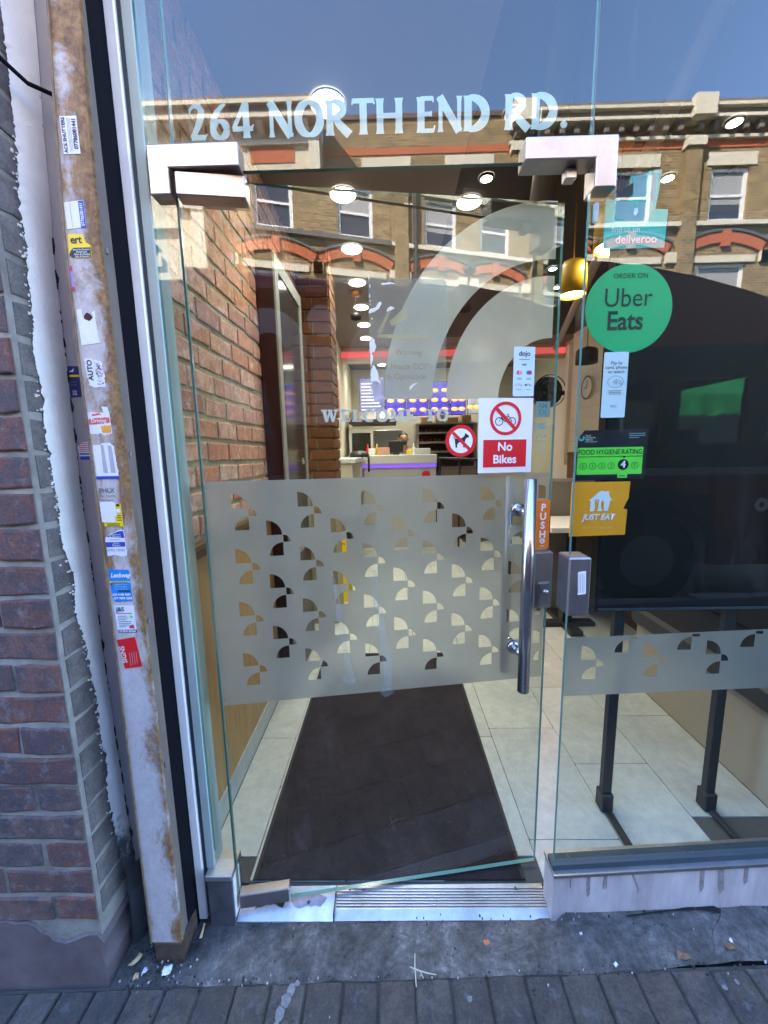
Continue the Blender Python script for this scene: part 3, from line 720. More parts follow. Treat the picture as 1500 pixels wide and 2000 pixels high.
for i in range(11):
    for dz, du in ((0, 0), (0.078, 0.089)):
        u = 0.541 + 0.1765 * i + du; z = 0.912 + dz + sl_(u) * 0.55
        for lp in quarter_loops(u, z):
            lp = clip_z(lp, zmax=0.934 + (u - 0.49) * 0.0365, umax=2.48)
            if lp: loops.append(lp)
o = link('frosted_band', fill2d(loops, 0.0135), wind); o.data.materials.append(film)

# ---------------------------------------------------------------- address and welcome lettering (own letter shapes)
def stem(x, w, z0=0.0, z1=1.0, fl=0.05):
    return ('r', [(x, z0, w + fl), (x, z0 + .05, w + fl * .45), (x, z0 + .16, w), (x, z1 - .16, w), (x, z1 - .05, w + fl * .45), (x, z1, w + fl)])
def bow(cx, cz, rx, rz, a0, a1, wx, wz, n=20):
    out = []
    for i in range(n + 1):
        a = R(a0 + (a1 - a0) * i / n); w = abs(math.cos(a)) * wx + abs(math.sin(a)) * wz
        out.append((cx + rx * math.cos(a), cz + rz * math.sin(a), w))
    return ('r', out)
G = {
 'N': (0.62, [stem(.08, .09), ('r', [(.05, 1.0, .17), (.56, .0, .17)]), stem(.55, .09)]),
 'O': (0.74, [bow(.37, .5, .28, .46, 0, 360, .17, .085, 36)]),
 'R': (0.62, [stem(.10, .16), bow(.16, .74, .28, .225, 90, -90, .15, .08), ('r', [(.16, .965, .075), (.18, .965, .075)]), ('r', [(.22, .50, .13), (.36, .28, .17), (.60, .0, .19)])]),
 'T': (0.56, [stem(.28, .16), ('r', [(.0, .95, .10), (.56, .95, .10)]), ('r', [(.02, .98, .04), (.0, .84, .035)]), ('r', [(.54, .98, .04), (.56, .84, .035)])]),
 'H': (0.66, [stem(.09, .15), stem(.57, .15), ('r', [(.09, .51, .11), (.57, .51, .11)])]),
 'E': (0.46, [stem(.10, .16), ('r', [(.1, .955, .09), (.40, .955, .09)]), ('r', [(.39, .99, .05), (.41, .84, .03)]), ('r', [(.1, .52, .09), (.36, .52, .09)]), ('r', [(.36, .60, .03), (.36, .44, .03)]), ('r', [(.1, .045, .09), (.42, .045, .09)]), ('r', [(.41, .01, .05), (.45, .19, .03)])]),
 'D': (0.66, [stem(.10, .17), bow(.12, .5, .42, .455, 90, -90, .18, .09, 24)]),
 '.': (0.24, [('d', (.10, .11, .11))]),
 '2': (0.48, [('r', [(.03, .74, .03), (.05, .86, .06), (.14, .955, .085), (.27, .94, .13), (.33, .80, .16), (.31, .62, .16), (.24, .42, .14), (.14, .2, .12), (.07, .04, .12)]), ('r', [(.04, .055, .11), (.40, .055, .11)]), ('r', [(.37, .03, .06), (.45, .15, .03)])]),
 '6': (0.52, [bow(.25, .27, .175, .235, 0, 360, .14, .075, 30), ('r', [(.085, .34, .14), (.10, .55, .14), (.20, .77, .12), (.33, .92, .09), (.42, .985, .05)])]),
 '4': (0.56, [('r', [(.03, .27, .09), (.33, .98, .10)]), ('r', [(.0, .27, .10), (.53, .27, .10)]), ('r', [(.36, .0, .19), (.36, .1, .15), (.36, 1.0, .15)]), ('r', [(.50, .3, .06), (.55, .38, .03)])]),
 ' ': (0.26, []),
}
def slab(x, w, z0=0., z1=1., s=.12, sw=.09): return [('r', [(x, z0, w), (x, z1, w)]), ('r', [(x - w / 2 - sw, z0 + s / 2, s), (x + w / 2 + sw, z0 + s / 2, s)]), ('r', [(x - w / 2 - sw, z1 - s / 2, s), (x + w / 2 + sw, z1 - s / 2, s)])]
GS = {
 'W': (1.22, [('r', [(.20, .95, .24), (.36, .0, .20)]), ('r', [(.36, .0, .12), (.60, .9, .12)]), ('r', [(.60, .95, .24), (.80, .0, .20)]), ('r', [(.80, .0, .12), (1.02, .95, .12)]), ('r', [(.0, .94, .12), (.42, .94, .12)]), ('r', [(.46, .94, .12), (.76, .94, .12)]), ('r', [(.86, .94, .12), (1.18, .94, .12)])]),
 'E': (.80, slab(.22, .24) + [('r', [(.2, .94, .12), (.68, .94, .12)]), ('r', [(.66, 1.0, .07), (.66, .68, .07)]), ('r', [(.2, .5, .11), (.5, .5, .11)]), ('r', [(.5, .64, .07), (.5, .36, .07)]), ('r', [(.2, .06, .12), (.70, .06, .12)]), ('r', [(.68, 0, .07), (.68, .34, .07)])]),
 'L': (.76, slab(.22, .24) + [('r', [(.2, .06, .12), (.68, .06, .12)]), ('r', [(.66, 0, .08), (.66, .38, .08)])]),
 'C': (.84, [bow(.42, .5, .32, .45, 50, 310, .22, .11, 24), ('r', [(.66, 1., .09), (.66, .66, .09)])]),
 'O': (.90, [bow(.43, .5, .32, .45, 0, 360, .24, .11, 30)]),
 'M': (1.12, slab(.20, .12, sw=.12) + slab(.88, .24, sw=.09) + [('r', [(.24, .98, .24), (.52, .1, .22)]), ('r', [(.52, .1, .12), (.82, .98, .12)])]),
 'T': (.84, [('r', [(.40, 0, .24), (.40, 1, .24)]), ('r', [(.2, .06, .12), (.6, .06, .12)]), ('r', [(.04, .94, .12), (.76, .94, .12)]), ('r', [(.06, 1., .08), (.06, .66, .08)]), ('r', [(.74, 1., .08), (.74, .66, .08)])]),
 ' ': (.5, []),
}
def set_line(s, table, x0, x1, z0, h, y, mat, parent, name, gap=0.055):
    w = sum(table[c][0] + gap for c in s) - gap; k = (x1 - x0) / w; x = x0
    for c in s:
        adv, strokes = table[c]; b = MB(); yy = y
        for kind, d in strokes:
            yy -= 0.00012
            if kind == 'r': b.ribbon([(x + a * k, z0 + e * h, g * h * (1.42 if table is G else 1.22)) for a, e, g in d], yy)
            else: b.disc(x + d[0] * k, z0 + d[1] * h, d[2] * h, yy, 20)
        if strokes: b.build(name, mat, parent)
        x += (adv + gap) * k
set_line('264 NORTH END RD.', G, -0.467, 0.440, 2.2235, 0.0745, 0.0185, letter_film, trans, 'address_letter')

# ---------------------------------------------------------------- the glass door (hinged at the left, opened 8 degrees inwards)
TH = R(8)
door = thing('glass_door', 'frameless glass door standing ajar with frosted pattern and steel pull bar', 'door', (-0.5, 0, 0), rz=TH)
ZB, ZT, DW = 0.047, 2.130, 0.997
b = MB(); vs = [(0, 0, ZB), (DW, 0, ZB), (DW, 0, ZT), (0, 0, ZT), (0, .012, ZB), (DW, .012, ZB), (DW, .012, ZT), (0, .012, ZT)]
b.add(vs, [(0, 1, 2, 3), (5, 4, 7, 6)], 0); b.add(vs, [(0, 4, 5, 1), (1, 5, 6, 2), (2, 6, 7, 3), (3, 7, 4, 0)], 1)
b.build('glass_leaf', [glass_door, glass_edge], door)
MB().cbox(0.002, 0.163, -0.022, 0.034, 2.083, 2.134, 0.0025).build('patch_fitting', steel_patch, door)
MB().cbox(0.003, 0.158, -0.010, 0.022, 0.046, 0.096, 0.0025).build('patch_fitting', steel_patch, door)
loops = [[(0.0, 0.736), (DW - .001, 0.736), (DW - .001, 1.400), (0.0, 1.400)]]
for row in range(7):
    z = 1.366 - 0.078 * row
    for i in range(6):
        u = (0.065 if row % 2 == 0 else 0.155) + 0.1793 * i
        for lp in quarter_loops(u, z):
            lp = clip_z(lp, umax=DW - 0.012)
            if lp: loops.append(lp)
o = link('frosted_band', fill2d(loops, 0.0135), door); o.data.materials.append(film)
ac, kz = 0.985, 1.075
def band(r0, r1):
    o_ = arc(ac, 1.616, r1, 180, 90, 30, kz) + arc(ac, 1.616, r0, 90, 180, 30, kz); return o_
for r0, r1 in ((0.352, 0.489), (0.158, 0.312)):
    o = link('arc_emblem', fill2d([band(r0, r1)], 0.0137), door); o.data.materials.append(film_arc)
set_line('WELCOME TO', GS, 0.320, 0.683, 1.556, 0.033, 0.0185, letter_pale, door, 'welcome_letter', 0.03)
hb = MB().tube([(0.8965, -0.062, 0.742), (0.8965, -0.062, 1.389)], 0.0172, 20).build('pull_bar', steel_bar, door, True)
for z in (1.293, 0.857):
    MB().tube([(0.889, -0.001, z), (0.8895, -0.012, z)], [0.021, 0.020], 18).tube([(0.8895, -0.010, z), (0.8965, -0.058, z)], 0.0125, 16).build('standoff', steel_bar, door, True)
MB().tube([(0.893, 0.076, 0.735), (0.893, 0.076, 1.385)], 0.0165, 18).build('inner_pull_bar', steel_bar, door, True)
for z in (1.293, 0.857): MB().tube([(0.893, 0.014, z), (0.893, 0.07, z)], 0.0125, 14).build('standoff', steel_bar, door, True)
lk = MB().cbox(0.934, 0.994, -0.032, 0.044, 0.990, 1.166, 0.004).build('lock_case', steel_lock, door)
MB().cbox(0.9415, 0.979, -0.047, -0.0325, 1.003, 1.078, 0.005).build('lock_cylinder', steel_lock, lk)
MB().tube([(0.962, -0.048, 1.048), (0.962, -0.054, 1.048)], 0.009, 16).build('keyway', steel, lk, True)
# smears of dried cleaner on the film
b = MB()
sm = plain('dried smear', (0.60, 0.68, 0.75), 0.8)
smm = film_mat('dried smear film', (0.6, 0.68, 0.75), (0.6, 0.7, 0.75), 0.6, 0.2, 0.86, 0.0)
rn3 = random.Random(11)
def smear(path, name='smear'):
    b = MB(); b.ribbon(path, -0.0012); b.build(name, smm, door)
smear([(.335, 1.12, .006), (.345, 1.05, .016), (.352, .98, .020), (.36, .90, .018), (.372, .82, .022), (.378, .795, .03)])
smear([(.455, 1.13, .012), (.462, 1.04, .022), (.475, .94, .025), (.487, .85, .030), (.49, .79, .028), (.485, .755, .02)])
smear([(.468, .755, .02), (.485, .742, .042), (.50, .748, .03), (.505, .752, .006)])
smear([(.355, .80, .022), (.372, .787, .030), (.392, .795, .02)])

# door stickers: the door's own transform
def on_door(o): o.location = (-0.5, 0, 0); o.rotation_euler.z = TH; return o
def card(name, label, pts, y, mat, thick=0.0008, on=None, cat='sticker', group=None):
    o = MB().prism(pts, y, y + thick).build(name, mat); tag(o, label, cat, group)
    return on_door(o) if on else o
YD = -0.0016
R_ = lambda x0, z0, x1, z1: [(x0, z0), (x1, z0), (x1, z1), (x0, z1)]
s = card('no_bikes_sign', 'white No Bikes sign with a red panel on the glass door', R_(.764, 1.405, .927, 1.617), YD, white_bright, on=1, cat='sign')
cx, cz = .8445, 1.560
MB().ring(cx, cz, .0385, .0475, YD - .0008, n=48).build('red_ring', red_p, s)
b = MB()                               # bicycle pictogram
for dx in (-.0195, .0195): b.ring(cx + dx, cz - .0085, .0098, .0121, YD - .0006, n=24)
for a in ([(-.0195, -.0085), (-.010, .0075)], [(-.010, .0075), (.008, .006)], [(-.0125, .0030), (-.002, -.0085)], [(-.002, -.0085), (.008, .006)], [(.006, .0105), (.0195, -.0085)], [(-.002, -.0085), (.0195, -.0085)], [(.003, .0118), (.0095, .0118)], [(-.0125, .0095), (-.006, .0095)]):
    b.ribbon([(cx + a[0][0], cz + a[0][1], .0017), (cx + a[1][0], cz + a[1][1], .0017)], YD - .0006)
b.build('bicycle_print', blk, s)
MB().ribbon([(cx - .029, cz + .029, .010), (cx + .029, cz - .029, .010)], YD - .0010).build('red_slash', red_p, s)
MB().rect(.779, 1.421, .910, 1.500, YD - .0006).build('red_panel', red_p, s)
text(s, 'No', .034, white_bright, YD - .0010, .8445, 1.479, bold=.0009)
text(s, 'Bikes', .034, white_bright, YD - .0010, .8445, 1.443, bold=.0009)
d = card('no_dogs_sticker', 'round red and white sticker banning dogs beside the bike sign', [(0.7125 + .0455 * math.cos(i * math.pi / 24), 1.4985 + .0455 * math.sin(i * math.pi / 24)) for i in range(48)], YD, red_p, on=1)
MB().disc(.7125, 1.4985, .0345, YD - .0006).build('white_disc', white_p, d)
dg = [(-.021, .012), (-.017, .006), (-.013, .006), (.003, .008), (.010, .014), (.012, .022), (.016, .019), (.021, .016), (.024, .011), (.021, .009), (.016, .008), (.013, .004), (.011, -.004), (.010, -.012), (.011, -.019), (.007, -.019), (.006, -.009), (.004, -.004), (-.006, -.004), (-.010, -.008), (-.012, -.013), (-.011, -.019), (-.016, -.019), (-.017, -.010), (-.018, -.002), (-.019, .005), (-.023, .011)]
MB().flat([(.7125 + a, 1.4985 + c_) for a, c_ in dg], YD - .0010).build('dog_print', blk, d)
MB().ribbon([(.688, 1.522, .009), (.737, 1.475, .009)], YD - .0014).build('red_slash', red_p, d)
j = card('payment_card_sticker', 'pale blue payment card sticker above the bike sign on the door', rrect(.864, 1.622, .927, 1.757, .003), YD, pale_blue, on=1)
text(j, 'dojo', .019, blk, YD - .0006, .8955, 1.738, bold=.0003)
b = MB(); b.rect(.880, 1.7215, .911, 1.7235, YD - .0006); b.rect(.889, 1.706, .902, 1.711, YD - .0006)
for z in (1.671, 1.668): b.rect(.874, z, .889, z + .0015, YD - .0006); b.rect(.903, z, .918, z + .0015, YD - .0006)
b.rect(.874, 1.640, .889, 1.6415, YD - .0006); b.rect(.903, 1.640, .918, 1.6415, YD - .0006)
b.build('small_print', plain('grey print', (0.22, 0.28, 0.33), 0.6), j)
text(j, 'G Pay', .0095, MATS['grey print'], YD - .0006, .881, 1.653); text(j, 'Pay', .0095, blk, YD - .0006, .913, 1.653)
MB().disc(.902, 1.653, .003, YD - .0006, 14).build('logo_print', blk, j)
b = MB(); b.disc(.879, 1.687, .0058, YD - .0006, 18, 0); b.disc(.8845, 1.687, .0058, YD - .0008, 18, 1)
b.disc(.908, 1.687, .0058, YD - .0006, 18, 2); b.disc(.9135, 1.687, .0058, YD - .0008, 18, 3)
b.build('logo_print', [plain('pink red', (.75, .09, .12), .5), plain('light pink', (.75, .42, .40), .5), plain('blue dot', (.02, .2, .55), .5), plain('red violet', (.35, .05, .2), .5)], j)
p = card('push_sticker', 'orange PUSH sticker standing above the door lock', R_(.9495, 1.169, .9935, 1.318), YD, orange, on=1)
for i, ch in enumerate('PUSH'): text(p, ch, .030, white_bright, YD - .0006, .9715, 1.296 - .0275 * i, bold=.0010)
b = MB(); b.disc(.9715, 1.1935, .0085, YD - .0006, 20); b.rect(.9635, 1.177, .9795, 1.179, YD - .0006); b.build('house_logo', white_p, p)
MB().rect(.9708, 1.186, .9722, 1.200, YD - .0008).rect(.966, 1.192, .977, 1.1934, YD - .0008).build('house_logo', orange, p)
a = card('accepted_card_sticker', 'pale translucent square card sticker near the free edge of the door', R_(.944, 1.564, .988, 1.609), .0135, blue_film, on=1, group=None)
text(a, 'AM', .021, plain('blue grey ink', (.25, .38, .43), .6), .0129, .964, 1.596, bold=.0004); text(a, 'EX', .021, MATS['blue grey ink'], .0129, .964, 1.578, bold=.0004)
o = MB().disc(.953, 1.538, .0105, .0135, 24).disc(.968, 1.538, .0105, .0133, 24).build('double_circle_sticker', blue_film); on_door(tag(o, 'two merged pale blue circles under the pale square card sticker', 'sticker'))
o = MB().rect(.941, 1.519, .980, 1.5215, .0135).rect(.941, 1.494, .980, 1.4965, .0135).build('card_lettering_sticker', blue_film); on_door(tag(o, 'pale card lettering between two thin lines on the door edge', 'sticker'))
text(o, 'VISA', .0185, blue_film, .0135, .961, 1.508, bold=.0003, shear=.2)
b = MB()
for r in (.006, .0115, .017, .022): b.ring(.946, 1.473, r - .0011, r + .0011, .0135, -38, 38, 10)
on_door(tag(b.build('contactless_sticker', blue_film), 'pale contactless wave mark lowest on the door edge', 'sticker'))
# torn clear cctv sticker: mostly see-through, ragged flakes of white left along the edges
clear = film_mat('clear sticker plastic', (.55, .55, .5), (.6, .6, .5), .5, .3, .84, 0)
flake = plain('crumpled white flake', (.66, .64, .56), .6, bmp=.5, bscale=200)
cc = MB().prism(rrect(.456, 1.618, .668, 1.925, .012), -.0014, -.0009).build('cctv_sticker', clear); on_door(tag(cc, 'torn transparent camera warning sticker peeling off the door', 'sticker'))
fl = [[(.457, 1.835), (.470, 1.838), (.484, 1.848), (.492, 1.862), (.486, 1.866), (.474, 1.850), (.457, 1.845)], [(.456, 1.735), (.470, 1.738), (.474, 1.750), (.470, 1.768), (.462, 1.776), (.457, 1.765)],
      [(.457, 1.660), (.472, 1.663), (.486, 1.652), (.480, 1.668), (.476, 1.690), (.466, 1.705), (.458, 1.690)], [(.505, 1.840), (.514, 1.843), (.526, 1.850), (.516, 1.855), (.506, 1.848)],
      [(.490, 1.906), (.512, 1.909), (.530, 1.910), (.512, 1.914), (.492, 1.911)], [(.458, 1.705), (.462, 1.712), (.466, 1.724), (.461, 1.735), (.457, 1.728)], [(.566, 1.638), (.574, 1.648), (.590, 1.660), (.572, 1.654), (.563, 1.646)]]
b = MB()
for f_ in fl: b.flat(ragged(f_, .001, .004), -.0022)
for q in range(26): x = .4565 + abs(rn3.gauss(0, .0025)); z = rn3.uniform(1.63, 1.92); b.rect(x, z, x + rn3.uniform(.001, .004), z + rn3.uniform(.003, .012), -.0020)
stuff(b.build('torn_flake', flake, cc))
ink = film_mat('olive ink', (.5, .46, .26), (.5, .46, .26), .6, .2, .45, 0); ink2 = plain('tan ink', (.26, .22, .15), .7)
b = MB()
b.flat([(.510, 1.815), (.518, 1.803), (.558, 1.825), (.552, 1.845), (.545, 1.846)], -.0022); b.ribbon([(.541, 1.812, .003), (.549, 1.800, .003), (.575, 1.797, .004)], -.0022); b.ribbon([(.576, 1.808, .004), (.576, 1.786, .004)], -.0022)
b.ribbon([(.478, 1.778, .011), (.62, 1.778, .009)], -.0022); b.ribbon([(.482, 1.785, .010), (.513, 1.845, .006)], -.0022)
b.build('camera_print', ink, cc)
text(cc, 'Warning', .021, ink2, -.0022, .562, 1.737); text(cc, '4 Hours CCTV', .0215, ink2, -.0022, .562, 1.7005, bold=.0004); text(cc, 'in Operation', .0215, ink2, -.0022, .556, 1.674, bold=.0004)

# ---------------------------------------------------------------- corner patch fittings above the door
t = tag(MB().prism([(-.556, 2.190), (-.340, 2.190), (-.340, 2.139), (-.507, 2.139), (-.507, 2.083), (-.556, 2.083)], -.022, .034).build('corner_patch', steel_patch), 'steel L shaped corner fitting above the door hinge', 'fitting', 'corner fittings above the door')
m_ = t.modifiers.new('bevel', 'BEVEL'); m_.width = .003; m_.segments = 2
t = tag(MB().prism([(.326, 2.181), (.539, 2.181), (.539, 2.072), (.489, 2.072), (.489, 2.133), (.326, 2.133)], -.022, .034).build('corner_patch', steel_patch), 'steel L shaped corner fitting above the free edge of the door', 'fitting', 'corner fittings above the door')
m_ = t.modifiers.new('bevel', 'BEVEL'); m_.width = .003; m_.segments = 2
MB().cbox(.432, .458, .004, .03, 2.108, 2.1325, .002).build('door_stop', steel, t)
kb = tag(MB().cbox(.473, .533, -.030, .042, 1.022, 1.184, .004).build('strike_box', steel_lock), 'dark steel strike box with a white label on the window edge', 'lock box')
MB().prism([(.500, 1.082), (.521, 1.085), (.518, 1.148), (.497, 1.145)], -.0308, -.0302).build('label', white_p, kb)
b = MB()
for i in range(4): b.ribbon([(.502 + .0045 * i, 1.088, .0013), (.4995 + .0045 * i, 1.142, .0013)], -.0312)
b.build('small_print', plain('light grey print', (.35, .36, .4), .6), kb)
# clear plastic hook on the window edge
tag(MB().prism(rrect(.498, 2.005, .508, 2.048, .004), -.008, -.0005).build('plastic_clip', film_mat('milky plastic', (.5, .6, .65), (.5, .6, .6), .6, .3, .3, 0)), 'small milky plastic clip on the window edge below the right corner fitting', 'clip')

# ---------------------------------------------------------------- window stickers
YW = 0.0142
s = card('delivery_sticker', 'teal delivery sticker with a pale animal head shape at the window top', [(.535, 2.068), (.590, 2.070), (.586, 2.060), (.592, 2.115), (.632, 2.118), (.634, 2.125), (.664, 2.127), (.660, 2.075), (.655, 2.042), (.686, 2.040), (.684, 1.955), (.534, 1.955)], YW, teal)
b = MB(); b.flat([(.600, 2.064), (.597, 2.112), (.630, 2.120), (.634, 2.070), (.628, 2.062)], YW - .0007); b.flat([(.637, 2.121), (.657, 2.122), (.652, 2.060), (.644, 2.032), (.632, 2.004), (.562, 2.022), (.555, 2.060), (.632, 2.058)], YW - .0007)
b.build('logo_print', teal_pale, s)
b = MB(); b.disc(.608, 2.052, .005, YW - .0011, 16); b.build('logo_print', teal, s)
MB().flat([(.604, 2.044), (.612, 2.045), (.614, 2.036), (.608, 2.027), (.603, 2.032)], YW - .0011).build('logo_print', white_p, s)
text(s, 'find us on', .0175, white_p, YW - .0009, .587, 1.997); text(s, 'deliveroo', .0265, white_p, YW - .0009, .6135, 1.9745, bold=.0004)
u = card('round_delivery_sticker', 'large round green food delivery sticker at eye level on the window', [(.6095 + .1085 * math.cos(i * math.pi / 36), 1.8165 + .106 * math.sin(i * math.pi / 36)) for i in range(72)], YW + .003, green_uber)
text(u, 'ORDER ON', .0168, plain('green black ink', (.0, .035, .02), .6), YW + .0023, .609, 1.893); text(u, 'Uber', .063, MATS['green black ink'], YW + .0023, .606, 1.841, sx=.93); text(u, 'Eats', .063, MATS['green black ink'], YW + .0023, .602, 1.786, bold=.0013, sx=.9)
p = card('card_payment_sticker', 'narrow pale blue card payment sticker under the round green one', rrect(.5545, 1.549, .6165, 1.7125, .003), YW, plain('pale lavender card', (.70, .80, .95), .5))
for i, l in enumerate(('Pay by', 'card, phone', 'or watch')): text(p, l, .0115, blk, YW - .0006, .587, 1.6855 - .0108 * i)
b = MB(); b.ring(.587, 1.639, .0195, .0206, YW - .0006, 0, 360, 32, k=.72)
for r in (.004, .008, .012): b.ring(.578, 1.639, r - .0007, r + .0007, YW - .0006, -35, 35, 8)
b.ribbon([(.592, 1.645, .0012), (.600, 1.640, .0012), (.606, 1.632, .0012)], YW - .0006); b.ribbon([(.592, 1.639, .0012), (.599, 1.634, .0012), (.604, 1.629, .0012)], YW - .0006)
for z in (1.616, 1.612, 1.608): b.rect(.571, z, .603, z + .0014, YW - .0006)
b.build('hand_print', plain('slate print', (.12, .16, .22), .6), p)
text(p, 'dojo', .0095, MATS['slate print'], YW - .0006, .585, 1.578)
f = card('hygiene_rating_sticker', 'black and green FOOD HYGIENE RATING card showing 4', [(.497, 1.385), (.680, 1.388), (.683, 1.519), (.515, 1.517), (.500, 1.498)], YW, navy)
MB().prism(rrect(.4995, 1.401, .6715, 1.472, .003), YW - .0007, YW - .0003).build('green_panel', fh_green, f)
MB().prism(rrect(.608, 1.391, .634, 1.402, .002), YW - .0009, YW - .0005).build('green_panel', fh_green, f)
text(f, 'FOOD HYGIENE RATING', .0182, fh_ink, YW - .0012, .5855, 1.4595, sx=.83, bold=.0002)
b = MB(); b.rect(.500, 1.4475, .671, 1.449, YW - .0012); b.flat([(.6185, 1.4475), (.6265, 1.4475), (.6225, 1.4425)], YW - .0013)
for x in (.516, .5405, .565, .5895, .652): b.ring(x, 1.4235, .0078, .0089, YW - .0012, n=24)
b.rect(.613, 1.3955, .629, 1.3975, YW - .0014); b.build('ink_print', fh_ink, f)
for x, n_ in ((.516, '0'), (.5405, '1'), (.565, '2'), (.5895, '3'), (.652, '5')): text(f, n_, .0125, fh_ink, YW - .0012, x, 1.4235)
MB().disc(.6215, 1.4265, .0142, YW - .0012, 28).build('rating_disc', navy, f); text(f, '4', .024, white_bright, YW - .0018, .6212, 1.4265, bold=.0010)
b = MB(); b.ring(.5075, 1.498, .0035, .0085, YW - .0008, 150, 400, 20); b.build('logo_print', plain('cyan logo', (.05, .45, .55), .5), f)
for i, w in enumerate((.014, .022, .017)): text(f, ('Food', 'Standards', 'Agency')[i], .0066, white_p, YW - .0008, .518, 1.5035 - .0052 * i, align='LEFT')
b = MB(); b.rect(.517, 1.4865, .549, 1.488, YW - .0008)
for i, w in enumerate((.042, .042, .026)): b.rect(.632, 1.5065 - .0052 * i, .632 + w, 1.508 - .0052 * i, YW - .0008)
b.build('small_print', plain('pale cyan print', (.3, .5, .55), .6), f)
je = card('takeaway_sticker', 'amber takeaway sticker with a white house emblem and notched side', [(.4885, 1.2325), (.640, 1.236), (.6415, 1.305), (.631, 1.308), (.638, 1.326), (.643, 1.336), (.6445, 1.381), (.489, 1.381)], YW, amber)
hs = [(.535, 1.330), (.546, 1.339), (.565, 1.3565), (.578, 1.357), (.578, 1.353), (.582, 1.356), (.589, 1.356), (.590, 1.345), (.600, 1.331), (.594, 1.330), (.589, 1.302), (.578, 1.302), (.577, 1.325), (.573, 1.333), (.570, 1.325), (.570, 1.312), (.574, 1.302), (.560, 1.302), (.563, 1.312), (.5625, 1.320), (.5645, 1.334), (.5620, 1.334), (.5605, 1.323), (.5600, 1.334), (.5575, 1.334), (.5570, 1.323), (.5555, 1.334), (.5530, 1.334), (.553, 1.320), (.5545, 1.312), (.552, 1.302), (.541, 1.302), (.541, 1.330)]
MB().flat(hs, YW - .0007).build('house_logo', white_bright, je)
text(je, 'JUST EAT', .0225, white_bright, YW - .0008, .565, 1.285, bold=.0009, shear=.22, sx=.93)
text(je, 'Order on the app today', .0085, plain('pale amber print', (.8, .55, .3), .6), YW - .0008, .564, 1.257)

# ---------------------------------------------------------------- stickers on the rusty rail
YR = -0.1008
def rs(name, label, x0, z0, x1, z1, mat, rag=0.0, sk=0.0):
    pts = [(x0, z0), (x1, z0 + sk), (x1, z1 + sk), (x0, z1)]
    if rag: pts = ragged(pts, rag, .004)
    return card(name, label, pts, YR, mat, .0006)
st = 'rail_sticker'
s = rs(st, 'white sticker with sideways black lettering and phone number, highest on the rusty rail', -.692, 2.120, -.656, 2.192, paper)
text(s, 'ACE SHUTTERS', .0105, plain('dark violet ink', (.03, .025, .06), .7), YR - .0005, -.6855, 2.156, rot=90, sx=.95, bold=.0003); text(s, '07786081441', .0125, MATS['dark violet ink'], YR - .0005, -.6625, 2.158, rot=90, sx=.86, bold=.0004)
b = MB()
for i in range(3): b.rect(-.677 + .0028 * i, 2.124, -.6763 + .0028 * i, 2.188, YR - .0004)
b.build('small_print', grey_ink, s)
s = rs(st, 'white sticker with a blue strip of digits, second from the top of the rail', -.706, 1.972, -.662, 2.026, paper, 0, .004)
MB().flat([(-.674, 1.973), (-.662, 1.9755), (-.662, 2.029), (-.674, 2.028)], YR - .0004).build('blue_strip', royal, s); text(s, '07786081441', .0098, white_p, YR - .0008, -.668, 2.001, rot=90, sx=.86)
MB().rect(-.693, 1.974, -.6925, 2.024, YR - .0004).build('small_print', royal, s)
s = card(st, 'yellow and black sticker with a torn corner on the rusty rail', ragged([(-.709, 1.918), (-.702, 1.915), (-.698, 1.912), (-.659, 1.914), (-.657, 1.938), (-.668, 1.945), (-.672, 1.961), (-.706, 1.963)], .0006), YR, yellow, .0006)
MB().flat([(-.7085, 1.919), (-.700, 1.9135), (-.660, 1.9145), (-.658, 1.934), (-.698, 1.934), (-.7045, 1.927)], YR - .0004).build('black_panel', blk, s); text(s, 'ert', .022, blk, YR - .0004, -.689, 1.950, bold=.0006, spacing=.95)
for i, l in enumerate(('Security Shutters', 'Shopfronts', 'Glass & Glazing', 'Sale & Repairs')): text(s, l, .0056, white_p, YR - .0008, -.679, 1.930 - .0048 * i)
s = card(st, 'sliver of a red and violet sticker at the rail edge', ragged([(-.713, 1.845), (-.704, 1.843), (-.702, 1.852), (-.706, 1.860), (-.705, 1.885), (-.708, 1.897), (-.713, 1.893)], .0008), YR, plain('violet sliver', (.36, .25, .62), .6), .0006)
MB().flat([(-.713, 1.845), (-.7045, 1.844), (-.7045, 1.853), (-.713, 1.853)], YR - .0004).flat([(-.711, 1.886), (-.7055, 1.886), (-.706, 1.897), (-.710, 1.896)], YR - .0004).build('red_print', plain('faded red print', (.52, .05, .07), .6), s)
s = card(st, 'blank white paper torn at the top over a rust hole', ragged([(-.706, 1.727), (-.663, 1.732), (-.667, 1.776), (-.667, 1.803), (-.675, 1.797), (-.672, 1.788), (-.682, 1.780), (-.692, 1.783), (-.696, 1.792), (-.697, 1.806), (-.709, 1.805)], .0007), YR, paper, .0006)
MB().flat(ragged([(-.694, 1.786), (-.682, 1.780), (-.673, 1.786), (-.678, 1.795), (-.686, 1.799)], .001), YR - .0003).build('rust_spot', plain('dark red rust', (.07, .015, .008), .9), s)
s = card(st, 'half scraped white sticker reading AUTO sideways', ragged([(-.700, 1.640), (-.690, 1.632), (-.662, 1.634), (-.664, 1.690), (-.690, 1.698), (-.704, 1.696)], .0022, .004), YR, paper, .0006)
text(s, 'AUTO', .0165, blk, YR - .0005, -.693, 1.672, rot=90, bold=.0005); b = MB()
for q in range(60): x = rn3.uniform(-.682, -.667); z = rn3.uniform(1.638, 1.690); b.rect(x, z, x + rn3.uniform(.001, .005), z + rn3.uniform(.0008, .002), YR - .0004, 0 if q % 4 else 1)
b.build('scraped_print', [grey_ink, MATS['faded red print']], s)
